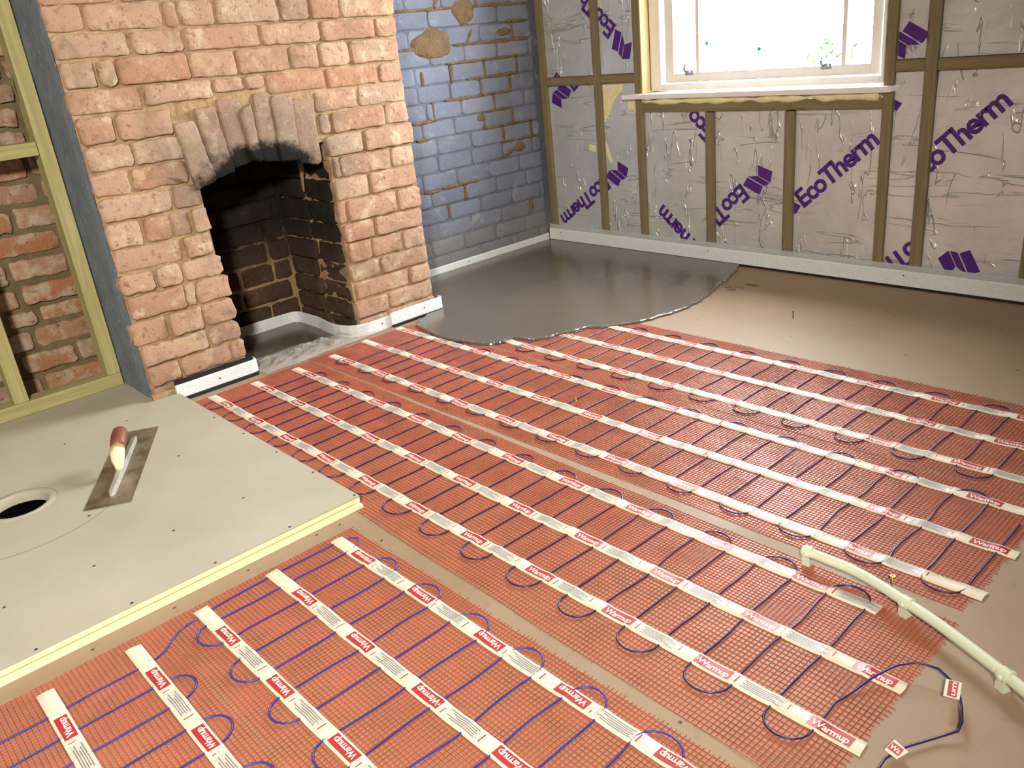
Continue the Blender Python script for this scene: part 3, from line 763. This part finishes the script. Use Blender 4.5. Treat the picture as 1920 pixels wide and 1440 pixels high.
# drain ring: dished collar inside the hole
mb = MB(); n = 48; prof = [(.0978, TZ-.0012), (.0962, TZ-.0012), (.0955, TZ-.0002), (.080, TZ-.0008), (.0745, TZ-.002), (.0735, TZ-.004), (.0735, .004)]
vs = [(HX+r_*math.cos(2*math.pi*k/n), HY+r_*math.sin(2*math.pi*k/n), z) for r_, z in prof for k in range(n)]
mb.add(vs, [(i*n+k, i*n+(k+1)%n, (i+1)*n+(k+1)%n, (i+1)*n+k) for i in range(len(prof)-1) for k in range(n)])
mb.build('drain_collar', 'tray', tray, smooth=True, origin=(HX, HY, 0))
mb = MB(); mb.add([(HX+.0735*math.cos(2*math.pi*k/n), HY+.0735*math.sin(2*math.pi*k/n), .0035) for k in range(n)], [tuple(range(n))])
mb.build('drain_shade_disc', 'hole_shade', tray, origin=(HX, HY, 0))  # flat black disc just above the floor, painted shade of the drain hole
for x, y in [(.711,2.867),(.507,2.855),(.715,2.432),(.724,2.013),(.528,2.005),(.331,2.004),(.732,1.772),(.535,1.772),(.339,1.772),(.132,1.998),(.141,1.772),(.925,1.775),(.922,1.984),(.920,2.194),(.918,2.41),(.915,2.62),(.404,2.277)]:
    dot(tray, x, y, TZ)
# faint pencil arc
mb = MB(); vs = []
for k in range(15):
    a = math.radians(-115 + 6*k)
    for rr in (.302, .304): vs.append((HX-.02+rr*math.cos(a), HY+.0+rr*math.sin(a), TZ+.0003))
mb.add(vs, [(2*k, 2*k+1, 2*k+3, 2*k+2) for k in range(14)]); mb.build('pencil_arc', 'ink', tray, origin=(HX, HY, TZ))

# ------------------------------------------------------------------ trowel
tw = tag(empty('trowel', (.582, 2.515, TZ)), 'worn steel plastering trowel with red and cream handle lying on the tray', 'trowel')
tw.rotation_euler = (0, 0, math.atan2(.461, .254))
def tpart(mb, name, mat, smooth=False, bevel=0): 
    o = mb.build(name, mat, None, smooth=smooth, bevel=bevel, origin=(0,0,0)); o.parent = tw; return o
mb = MB(); mb.box((-.262, -.062, .0006), (.262, .062, .0022)); tpart(mb, 'blade', 'blade')
mb = MB(); n = 8; vs = []; fs = []
for x, hw, h in ((-.205, .004, .006), (-.195, .009, .013), (-.05, .011, .017), (.17, .009, .013), (.20, .004, .006)):
    vs += [(x, -hw, .0023), (x, -hw*.6, .0023+h), (x, hw*.6, .0023+h), (x, hw, .0023)]
for i in range(4):
    for k in range(4): fs.append((i*4+k, i*4+(k+1)%4, (i+1)*4+(k+1)%4, (i+1)*4+k))
fs += [(0,1,2,3), (19,18,17,16)]
mb.add(vs, fs); tpart(mb, 'mounting_bar', 'alu', bevel=0)
mb = MB(); mb.tube([(-.062, 0, .010), (-.056, 0, .024), (-.050, 0, .040), (-.040, 0, .054), (-.026, 0, .063)], [.009, .013, .018, .020, .0205], 14); tpart(mb, 'cream_neck', 'cream', True)
mb = MB(); mb.tube([(-.0262, 0, .0629), (-.018, 0, .0665)], [.0207, .0207], 14); tpart(mb, 'bare_band', 'ochre', True)
mb = MB(); mb.tube([(-.0182, 0, .0664), (.0, 0, .073), (.03, 0, .081), (.052, 0, .086), (.063, 0, .088), (.069, 0, .089)], [.0207, .0225, .0235, .022, .016, .006], 14); tpart(mb, 'wooden_grip', 'handle', True)

# ------------------------------------------------------------------ foam edge strips
def ribbon(name, path, z0, z1, th, mat, parent=None, lean=0.0):
    """upright strip of foam following a floor path; th = thickness to the left of travel"""
    mb = MB(); P = [Vector(p) for p in path]; vs = []
    for i, p in enumerate(P):
        d = (P[min(i+1, len(P)-1)] - P[max(i-1, 0)]).normalized(); nn = Vector((-d.y, d.x))
        wz = .002*noise.noise((p.x*6, p.y*6, 3))
        a, b = p, p + nn*th
        vs += [(a.x, a.y, z0), (a.x-nn.x*lean, a.y-nn.y*lean, z1-.004+wz), (a.x+nn.x*(.003-lean), a.y+nn.y*(.003-lean), z1+wz), (b.x-nn.x*(lean+.003), b.y-nn.y*(lean+.003), z1+wz), (b.x-nn.x*lean, b.y-nn.y*lean, z1-.004+wz), (b.x, b.y, z0)]
    fs = []
    for i in range(len(P)-1):
        for k in range(6): fs.append((i*6+k, i*6+(k+1)%6, (i+1)*6+(k+1)%6, (i+1)*6+k))
    fs += [tuple(range(6)), tuple(reversed(range((len(P)-1)*6, len(P)*6)))]
    mb.add(vs, fs)
    return mb.build(name, mat, parent, smooth=False) if parent is None else mb.build(name, mat, parent, origin=(P[0].x, P[0].y, z0))
def subdiv(a, b, n): return [(a[0]+(b[0]-a[0])*k/n, a[1]+(b[1]-a[1])*k/n) for k in range(n+1)]
def pin(parent, x, y, z, nx, ny):
    mb = MB(); mb.tube([(x, y, z), (x+nx*.0025, y+ny*.0025, z)], [.0032, .0026], 8)
    mb.build('fixing_pin', 'black', parent, origin=(x, y, z))
# window wall (path runs so that 'left' points into the wall)
s = ribbon('foam_edge_strip', subdiv((3.3300, .40), (3.3300, 3.438), 60)[::-1], .012, .074, .008, 'foam'); tag(s, 'long white foam edge strip along the foot of the foil wall', 'edge strip')
fl_ = MB(); fl_.box((3.3350, .40, .070), (3.3375, 3.438, .098)); o = fl_.build('film_flap', 'film', s, origin=(3.336, 2, .08)); o['label'] = 'milky film flap above the foam'
fl_ = MB(); fl_.box((3.3320, .40, .0005), (3.3390, 3.438, .0119)); fl_.build('underlay_and_gap_shade', 'black', s, origin=(3.336, 2, 0))  # black strip painting in the gap shadow at the foot of the foam
for y in (2.357, 1.417, 3.35): pin(s, 3.3298, y, .055, -1, 0)
s = ribbon('foam_edge_strip', subdiv((3.327, 3.443), (2.142, 3.443), 40)[::-1], .001, .045, .0075, 'foam'); tag(s, 'white foam edge strip along the foot of the blue brick wall', 'edge strip')
pin(s, 2.72, 3.4428, .026, 0, -1); pin(s, 3.31, 3.4428, .026, 0, -1)
s = ribbon('foam_edge_strip', subdiv((.925, 2.957), (1.225, 2.957), 14) + [(1.240, 2.960), (1.249, 2.968), (1.252, 2.982), (1.252, 3.0)], .013, .062, .009, 'foam'); tag(s, 'short white foam edge strip at the foot of the left fireplace pier', 'edge strip')
fl_ = MB(); fl_.box((.93, 2.9665, .0005), (1.235, 2.980, .075)); fl_.build('underlay_and_gap_shade', 'black', s, origin=(1.1, 2.97, 0))  # black box painting in the shadow of the gap behind the foam
fl_ = MB(); fl_.box((.935, 2.950, .0005), (1.24, 2.9655, .0128)); fl_.build('underlay_and_gap_shade', 'black', s, origin=(1.1, 2.96, 0))
pin(s, 1.09, 2.9568, .037, 0, -1)
# piece that turns round the fireplace recess and the right jamb
path = subdiv((1.23, 3.432), (1.64, 3.440), 12)
path += [(1.668, 3.436), (1.680, 3.42), (1.684, 3.40)] + [(1.684 + .0*k, 3.40-.05*k) for k in range(1, 4)]
path += [(1.678, 3.20), (1.672, 3.15), (1.670, 3.10), (1.676, 3.05), (1.692, 3.005), (1.715, 2.978), (1.745, 2.966)] + subdiv((1.76, 2.962), (1.875, 2.962), 5)
s = ribbon('foam_edge_strip', path, .001, .052, .008, 'foam'); tag(s, 'white foam edge strip curving through the fireplace and round its right jamb', 'edge strip')
pin(s, 1.83, 2.9618, .03, 0, -1)
s = ribbon('foam_edge_strip', subdiv((1.872, 2.950), (2.135, 2.950), 10) + [(2.150, 2.953), (2.158, 2.962), (2.160, 2.98)], .012, .064, .009, 'foam'); tag(s, 'white foam edge strip at the foot of the right chimney pier beside the screed', 'edge strip')
fl_ = MB(); fl_.box((1.88, 2.943, .0005), (2.14, 2.958, .0118)); fl_.build('underlay_and_gap_shade', 'black', s, origin=(2, 2.95, 0))
pin(s, 2.05, 2.9498, .04, 0, -1)

# ------------------------------------------------------------------ polythene in the hearth
part('hearth_slab', 'screed', floor, ((1.206, 2.99, .0002), (1.66, 3.43, .006)))
mb = MB(); nx, ny = 60, 26; vs = []
for j in range(ny+1):
    for i in range(nx+1):
        u, v = i/nx, j/ny
        x = 1.255 + .60*u; y = 2.925 + (.20 - .14*max(0, u-.35))*v + .012*noise.noise((u*6, 1, 0)) + .035*(u-.5)
        e = min(1, 6*min(u, 1-u)) * min(1, 4*min(v, 1-v))
        z = .0035 + e*(.004 + .022*abs(noise.noise((x*13, y*22, 2))) + .010*abs(noise.noise((x*34, y*48, 7))) + .016*max(0, noise.noise((x*7, y*9, 4))))
        if v > .5 and u > .72: x -= .06*(v-.5)
        vs.append((x, y, z + .003))
mb.add(vs, [(j*(nx+1)+i, j*(nx+1)+i+1, (j+1)*(nx+1)+i+1, (j+1)*(nx+1)+i) for j in range(ny) for i in range(nx)])
tag(mb.build('polythene_sheet', 'poly', smooth=False), 'crumpled clear polythene sheet lying across the hearth opening', 'plastic sheet')

# ------------------------------------------------------------------ wet screed
edge = [(2.152,2.986),(2.06,2.935),(1.982,2.909),(1.928,2.837),(1.909,2.70),(1.904,2.572),(1.936,2.428),(1.965,2.395),(1.993,2.381),(2.05,2.381),(2.065,2.33),(2.078,2.288),(2.13,2.26),(2.182,2.244),(2.24,2.222),(2.298,2.209),(2.329,2.157),(2.394,2.11),(2.46,2.07),(2.535,2.048),(2.62,2.025),(2.709,2.02),(2.82,2.03),(2.927,2.054),(3.03,2.085),(3.128,2.109),(3.244,2.15),(3.328,2.185)]
fine = []
for a, b in zip(edge, edge[1:]):
    for k in range(6):
        t_ = k/6; x = a[0]+(b[0]-a[0])*t_; y = a[1]+(b[1]-a[1])*t_
        fine.append((x + .010*noise.noise((x*26, y*26, 1)), y + .010*noise.noise((x*26, y*26, 8))))
fine.append(edge[-1])
poly = fine + [(3.328, 3.441), (2.143, 3.441)]
n = len(poly); nf = len(fine); mb = MB()
def off(i, d):
    a = Vector(poly[max(i-1, 0)]); b = Vector(poly[min(i+1, nf-1)]); dd = (b-a).normalized(); nn = Vector((dd.y, -dd.x))
    # outward is toward lower y / the room
    p = Vector(poly[i]); 
    return p - nn*(-d) if (nn.y < 0 or True) and nn.dot(Vector((-.5, -1))) > 0 else p - nn*d
rings = []
for d, z in ((0, .0105), (.004, .0085), (.006, .004), (.0065, .0004)):
    rings.append([(*(off(i, d) if (i < nf and 0 < i < nf-1) else Vector(poly[i])), z) for i in range(n)])
vs = sum(rings, []); fs = [tuple(range(n))]
for r_ in range(3):
    for k in range(n): fs.append((r_*n+k, r_*n+(k+1)%n, (r_+1)*n+(k+1)%n, (r_+1)*n+k))
mb.add(vs, fs)
scr = tag(mb.build('levelling_screed', 'screed'), 'pool of wet dark grey levelling screed spreading from the corner over the mats', 'screed')
mb = MB()
for k in range(150):
    i = random.randrange(10*6, nf-1) if R() < .8 else random.randrange(0, nf-1)
    x, y = poly[i]; x += U(-.006, .006); y += U(-.004, .008); r_ = U(.0012, .0034)
    vs = [(x, y, .0095+r_)] + [(x+r_*math.cos(q), y+r_*math.sin(q), .0095) for q in [j*math.pi/3 for j in range(6)]]
    mb.add(vs, [(0, 1+j, 1+(j+1) % 6) for j in range(6)])
o = mb.build('froth_bubbles', 'bubble', scr, origin=(2.3, 2.2, .01)); o['kind'] = 'stuff'

# ------------------------------------------------------------------ heating mats
def heating_mat(label, x0, x1, yfar, ynear, tapes, loopL, loopR, yl, cablemat, flip=False, skew=0.0, cable_near=None, taildrop=None, lead=None, skew_r=0.0):
    """x0..x1 net edges; tapes: list of (x, y_far, y_near); loops: x of the left and right turns; yl = y of one left turn"""
    cx = (x0+x1)/2
    root = tag(empty('heating_mat', (cx, (yfar+ynear)/2, 0)), label, 'heating mat', 'red heating mats on the floor')
    pitch = .0095; mb = MB(); sd = U(0, 60)
    def warp(x, y):
        t_ = (yfar-y)/(yfar-ynear)
        return (x - skew*t_*max(0, (cx-x)/(cx-x0)) - skew_r*t_*max(0, (x-cx)/(x1-cx)) + .0035*noise.noise((x*3+sd, y*4, 0)), y + .005*noise.noise((x*4, y*3+sd, 5)), .0004 + .0022*max(0, noise.noise((x*9, y*9, sd))))
    hw, hh = .00068, .0011
    def string(pts, dirx):
        vs = []
        for x, y, z in pts:
            if dirx: vs += [(x, y-hw, z), (x, y, z+hh), (x, y+hw, z)]
            else: vs += [(x-hw, y, z), (x, y, z+hh), (x+hw, y, z)]
        mb.add(vs, [(k*3+j, k*3+j+1, k*3+3+j+1, k*3+3+j) for k in range(len(pts)-1) for j in range(2)])
    ny_ = int((yfar-ynear)/pitch); nx_ = int((x1-x0)/pitch)
    for j in range(ny_+1):
        y = yfar - j*pitch; ra, rb = U(-.005, .003), U(-.003, .005)
        string([warp(x0+ra + (x1-x0+rb-ra)*k/9, y) for k in range(10)], True)
    for i in range(nx_+1):
        x = x0 + i*pitch; m_ = max(8, int((yfar-ynear)/.05)); ra, rb = U(-.004, .004), U(-.006, .004)
        string([warp(x, yfar+ra + (ynear-yfar+rb-ra)*k/m_) for k in range(m_+1)], False)
    fb_ = MB(); nn_ = max(10, int((yfar-ynear)/.06)); vs = []
    for k in range(nn_+1):
        yy = yfar + (ynear-yfar)*k/nn_
        for xx in (x0+.004, cx, x1-.004):
            a_ = warp(xx, yy); vs.append((a_[0], a_[1], .0003))
    fb_.add(vs, [(k*3+j, k*3+j+1, k*3+3+j+1, k*3+3+j) for k in range(nn_) for j in range(2)])
    o = fb_.build('adhesive_backing', 'backing', root, origin=root.location); o['label'] = 'thin pinkish adhesive film under the netting'
    o = mb.build('mesh_netting', 'net', root, origin=root.location); o['kind'] = 'stuff'; o['label'] = 'red open mesh netting'
    # cable: serpentine with 80 mm runs
    per = .1605; rr = per/4
    y = yl + per*math.floor((yfar-.04-yl)/per)
    ynr = cable_near if cable_near is not None else ynear+.05
    pts = []; runs = []
    def run(xa, xb, yy):
        runs.append(yy); s_ = U(0, 90); nn = 9; amp = .006 if yy < 1.0 else .004
        for k in range(1, nn): 
            t_ = k/nn; pts.append((xa+(xb-xa)*t_, yy + amp*math.sin(t_*math.pi)*noise.noise((t_*2.2+s_, 1, 1))*2, .0029))
    aL, aR = loopL + rr*1.25, loopR - rr*1.25
    def loop(xa, sgn, yc):
        # slightly bulbous turn from (xa, yc+rr) to (xa, yc-rr)
        bl = U(.95, 1.12)
        for k in range(0, 11):
            q = math.pi*k/10; pts.append((xa + sgn*rr*1.25*math.sin(q), yc + rr*bl*math.cos(q)*(1 + .14*math.sin(q)), .0029 + .0015*math.sin(q)))
    if lead:
        pts += lead
        runs += sorted(set(round(p_[1], 2) for p_ in lead))
    while y - rr > ynr - .02:
        loop(aL, -1, y); run(aL, aR, y-rr)
        y2 = y - per/2
        if y2 - rr < ynr - .02: break
        loop(aR, 1, y2); run(aR, aL, y2-rr)
        y -= per
    if taildrop:
        while pts[-1][0] > 1.08: pts.pop()
        pts += taildrop
    mb = MB(); mb.tube(pts, .0021, 7)
    mb.build('heating_cable', cablemat, root, smooth=True, origin=root.location)
    # tapes
    for ti, (tx, ya, yb) in enumerate(tapes):
        tw_ = .0335; s0 = U(0, 80)
        ybs = runs + [r_ + .0 for r_ in runs]
        def Z(y_):
            h = 0
            for q in runs:
                d = abs(q-y_)
                if d < .04: h = max(h, math.exp(-(d/.013)**2))
            return .0030 + .0024*h + .0008*noise.noise((y_*18, s0, 0))
        def CX(y_): return tx + .0035*noise.noise((y_*1.6, s0, 3)) + .0016*noise.noise((y_*7, s0, 1))
        mb = MB(); ns = int((ya-yb)/.011); vs = []
        for k in range(ns+1):
            y_ = ya + (yb-ya)*k/ns; c_ = CX(y_); z_ = Z(y_)
            for f_, dz_ in ((-.5, -.0022), (-.46, 0), (0, .0004), (.46, 0), (.5, -.0022)):
                jag = U(-.002, .002) if k in (0, ns) else 0
                vs.append((c_ + f_*tw_, y_+jag, max(.0012, z_+dz_)))
        mb.add(vs, [(k*5+j, k*5+j+1, k*5+5+j+1, k*5+5+j) for k in range(ns) for j in range(4)])
        tp = mb.build('adhesive_tape', 'tape', root, smooth=True, origin=(tx, (ya+yb)/2, 0))
        PER = .2275; s = U(.02, .12)
        dirn = 1 if flip else -1
        tv, tf, twd = text_mesh('Warmup', .015, 2)
        def M(along, lat, h):      # along reading direction from label start ystart, lat = reading-up
            yy = ys_ + dirn*along; c_ = CX(yy)
            return (c_ + (-lat if flip else lat), yy, Z(yy) + .0005 + h)
        def strip(mb_, a0, a1, l0, l1, h, mi, seg=8):
            vs_ = [];
            for k in range(seg+1):
                a_ = a0+(a1-a0)*k/seg; vs_ += [M(a_, l0, h), M(a_, (l0+l1)/2, h), M(a_, l1, h)]
            mb_.add(vs_, [(k*3+j, k*3+j+1, k*3+3+j+1, k*3+3+j) for k in range(seg) for j in range(2)], mi)
        while s < (ya-yb) - .01:
            # red name label
            ys_ = (ya - s) if not flip else (ya - s - .076)
            Lr = .076
            if s + Lr < (ya-yb) + .0:
                mb = MB(); strip(mb, 0, Lr, -.0118, .0118, 0, 0)
                sc_ = .066/twd
                vs_ = [M(.005 + x*sc_, -.0072 + yv*sc_*1.05, .0003) for x, yv in tv]
                mb.add(vs_, tf, 1)
                mb.build('name_label', ['red_print', 'white_print'], tp, origin=(tx, ys_, .004))
            # grey small print with tick marks
            s2 = s + .096
            if s2 + .085 < (ya-yb):
                ys_ = (ya - s2) if not flip else (ya - s2 - .085)
                mb = MB(); strip(mb, 0, .085, -.0120, .0120, 0, 0)
                for q in range(5):
                    l_ = -.0095 + .0042*q
                    strip(mb, .004+.004*(q % 2), .081-.010*(q % 3), l_, l_+.0016, .0002, 1, 8)
                strip(mb, -.010, -.007, -.010, .010, 0, 2, 1); strip(mb, .092, .0945, -.004, .010, 0, 2, 1)
                mb.build('small_print', ['grey_print', 'ink', 'red_print'], tp, origin=(tx, ys_, .004))
            s += PER
    return root
tailA = [(1.12, .508, .0029), (1.17, .494, .012), (1.213, .476, .018), (1.240, .451, .022), (1.247, .418, .022), (1.235, .393, .02), (1.205, .366, .020), (1.182, .354, .02), (1.158, .344, .016), (1.141, .343, .010), (1.112, .362, .006), (1.061, .390, .006), (1.018, .403, .006), (.979, .401, .006), (.93, .385, .006), (.86, .34, .005)]
A = heating_mat('red heating mat nearest the shower tray, with a loose blue cable tail', .935, 1.441, 2.905, .445, [(1.020, 2.895, .436), (1.185, 2.885, .447), (1.355, 2.878, .572)], .953, 1.395, 1.357, 'cable', skew=.055, skew_r=.030, cable_near=.52, taildrop=tailA)
B = heating_mat('red heating mat in the middle of the three, running from the fireplace to the conduit', 1.446, 1.946, 2.915, .455, [(1.521, 2.881, .441), (1.697, 2.91, .442), (1.878, 2.92, .442)], 1.482, 1.905, 1.482, 'cable', skew=-.010, cable_near=.48)
Cm = heating_mat('red heating mat farthest from the tray, partly under the wet screed', 1.949, 2.452, 2.62, .42, [(2.022, 2.60, .42), (2.192, 2.60, .42), (2.362, 2.60, .42)], 1.964, 2.405, 1.446, 'cable', cable_near=.44)
leadD = [(.40, 1.638, .0029), (.47, 1.650, .0029), (.55, 1.656, .0029), (.65, 1.658, .0029), (.76, 1.657, .0029), (.80, 1.656, .0029), (.825, 1.648, .004), (.835, 1.630, .0045), (.825, 1.610, .004), (.80, 1.600, .0029), (.74, 1.599, .0029), (.65, 1.601, .0029), (.55, 1.598, .0029), (.47, 1.600, .0029)]
D = heating_mat('red heating mat in the right foreground with brighter blue cable', .358, .858, 1.690, .25, [(.797, 1.669, .25), (.624, 1.672, .25), (.448, 1.668, .25)], .394, .838, 1.399, 'cable_front', flip=True, cable_near=.28, lead=leadD)
leadE = [(.405, 1.640, .0029), (.38, 1.630, .0029), (.355, 1.610, .0029), (.335, 1.590, .0029), (.31, 1.580, .0029), (.28, 1.577, .0029), (.2, 1.579, .0029), (.1, 1.575, .0029), (.0, 1.578, .0029)]
E_ = heating_mat('red heating mat in the near left corner of the view, along the tray edge', -.145, .358, 1.690, .55, [(.290, 1.656, .55), (.119, 1.660, .55), (-.055, 1.66, .55)], -.11, .342, 1.377, 'cable_front', flip=True, cable_near=.58, lead=leadE)
# paper tags on the loose tail
def cable_tag(pts, z, s, parent):
    mb = MB(); P = [Vector((x, y, z)) for x, y in pts]
    mb.add([p for p in P] + [p + Vector((0, 0, -.0012)) for p in P], [(0,1,2,3), (7,6,5,4), (0,4,5,1), (1,5,6,2), (2,6,7,3), (3,7,4,0)], 0)
    o_, ex, ey = P[3], P[2]-P[3], P[0]-P[3]
    f_ = lambda u, v, h: o_ + ex*u + ey*v + Vector((0, 0, h))
    mb.add([f_(.05, .2, .0004), f_(.95, .2, .0004), f_(.95, .8, .0004), f_(.05, .8, .0004)], [(0,1,2,3)], 1)
    vs, fs, w_ = text_mesh(s, .015, 2)
    mb.add([f_(.12 + .76*x/w_, .30 + .52*y, .0008) for x, y in vs], fs, 2)
    o = mb.build('paper_tag', ['tape', 'red_print', 'white_print'], parent, origin=tuple(P[3])); o['label'] = 'paper tag with red print on the cable'
cable_tag([(1.228,.398),(1.187,.386),(1.194,.363),(1.235,.375)], .0245, 'mu', A)
cable_tag([(1.060,.408),(1.050,.381),(1.025,.388),(1.030,.410)], .011, 'Wa', A)

# ------------------------------------------------------------------ conduit with clips
cd = tag(empty('plastic_conduit', (1.37, .53, 0)), 'cream plastic conduit pipe on saddle clips crossing the mats at lower right', 'conduit')
ctrl = [(1.412,.768),(1.412,.715),(1.409,.653),(1.395,.590),(1.375,.531),(1.355,.472),(1.332,.417),(1.289,.323),(1.24,.235),(1.17,.13),(1.08,.02)]
def cr(P, n):
    out = []
    for i in range(len(P)-1):
        p0, p1, p2, p3 = [Vector(P[max(0, min(len(P)-1, j))]) for j in (i-1, i, i+1, i+2)]
        for k in range(n):
            t_ = k/n; out.append(.5*((2*p1) + (p2-p0)*t_ + (2*p0-5*p1+4*p2-p3)*t_**2 + (-p0+3*p1-3*p2+p3)*t_**3))
    out.append(Vector(P[-1])); return out
pth = [(p.x, p.y, .030) for p in cr(ctrl, 6)]
mb = MB(); mb.tube(pth, .0108, 14); mb.build('pipe', 'conduit', cd, smooth=True, origin=cd.location)
for (x, y), (dx_, dy_) in (((1.412, .755), (0, -1)), ((1.375, .531), (-.3, -.95)), ((1.291, .328), (-.43, -.9))):
    d = Vector((dx_, dy_, 0)).normalized(); a = Vector((-d.y, d.x, 0)); c0 = Vector((x, y, .030)); mb = MB()
    mb.tube([c0 - d*.009, c0 + d*.009], .0132, 16)                                    # collar
    p = c0 - d*.009
    base = [p + a*(-.010) + Vector((0,0,-.0295)), p + a*.010 + Vector((0,0,-.0295)), p + d*.018 + a*.010 + Vector((0,0,-.0295)), p + d*.018 - a*.010 + Vector((0,0,-.0295))]
    top = [q + Vector((0,0,.022)) for q in base]
    mb.add(base+top, [(0,3,2,1),(4,5,6,7),(0,1,5,4),(1,2,6,5),(2,3,7,6),(3,0,4,7)])   # pedestal
    e0 = c0 + a*.0115 + Vector((0,0,-.004)); mb.tube([e0 - d*.0, e0 + a*.006, e0 + a*.010], [.007, .007, .004], 10)   # locking ear
    mb.tube([c0 - a*.0115, c0 - a*.016], [.006, .004], 10)
    mb.build('saddle_clip', 'conduit', cd, origin=(x, y, 0))

# ------------------------------------------------------------------ upright screws
def screw(x, y, h, label, hr=.004, mat='brass'):
    t_ = tag(empty('screw', (x, y, 0)), label, 'screw')
    mb = MB(); mb.tube([(x, y, 0), (x, y, h-.003)], .0017, 8); mb.build('shank', mat, t_, smooth=True, origin=(x, y, 0))
    for k in range(1):
        mb = MB(); zs = [(h-.0055, .0017), (h-.0012, hr), (h, hr), (h, hr*.45), (h-.0012, .0006)]; n = 12; vs = [(x+r_*math.cos(2*math.pi*q/n), y+r_*math.sin(2*math.pi*q/n), z) for z, r_ in zs for q in range(n)]
        mb.add(vs, [(i_*n+q, i_*n+(q+1)%n, (i_+1)*n+(q+1)%n, (i_+1)*n+q) for i_ in range(4) for q in range(n)]); mb.build('head', mat, t_, origin=(x, y, 0))
    return t_
screw(1.440, .587, .030, 'brass-coloured screw standing upright in the mat beside the conduit', .0055)
screw(1.728, 1.729, .028, 'level-marking screw standing in the middle mat', .003)
screw(2.797, 1.595, .030, 'dark screw standing in the bare floor between mats and window', .003, 'screwhead')
screw(1.926, 2.784, .022, 'small screw standing at the edge of the screed by the chimney', .003)

# ------------------------------------------------------------------ garden seen through the glass
mb = MB(); mb.box((3.76, -8, -.9), (30, 14, -.6)); tag(mb.build('ground', 'grass'), kind='structure')
def shrub(x, y, z, rx_, rz_, n, label):
    mb = MB()
    for k in range(n):
        th, ph, rr_ = U(0, 6.283), math.acos(U(-1, 1)), U(.55, 1)**.5
        p = Vector((x + rx_*rr_*math.sin(ph)*math.cos(th), y + rx_*rr_*math.sin(ph)*math.sin(th), z + rz_*(1 + rr_*math.cos(ph))))
        a = Vector((U(-1,1), U(-1,1), U(-1,1))).normalized(); b = a.cross(Vector((U(-1,1), U(-1,1), U(-1,1)))).normalized(); l_ = U(.04, .09)
        mb.add([p - a*l_, p + b*l_*.4, p + a*l_, p - b*l_*.4], [(0,1,2,3)])
    o = tag(empty('shrub', (x, y, z)), label, 'shrub')
    f_ = mb.build('foliage', 'leaf', o, origin=(x, y, z)); f_['kind'] = 'stuff'
    mb = MB(); mb.tube([(x, y, z-.02), (x+.03, y, z+rz_*.6), (x+.02, y+.04, z+rz_*1.2)], [.04, .03, .015], 8); mb.build('stem', 'stud', o, origin=(x, y, z))
shrub(7.4, 4.33, -.6, .36, .60, 330, 'pale green shrub outside, seen through the right of the window')
shrub(10.4, 5.50, -.6, .40, .70, 330, 'taller pale shrub outside, seen beside the right glazing bar of the window')
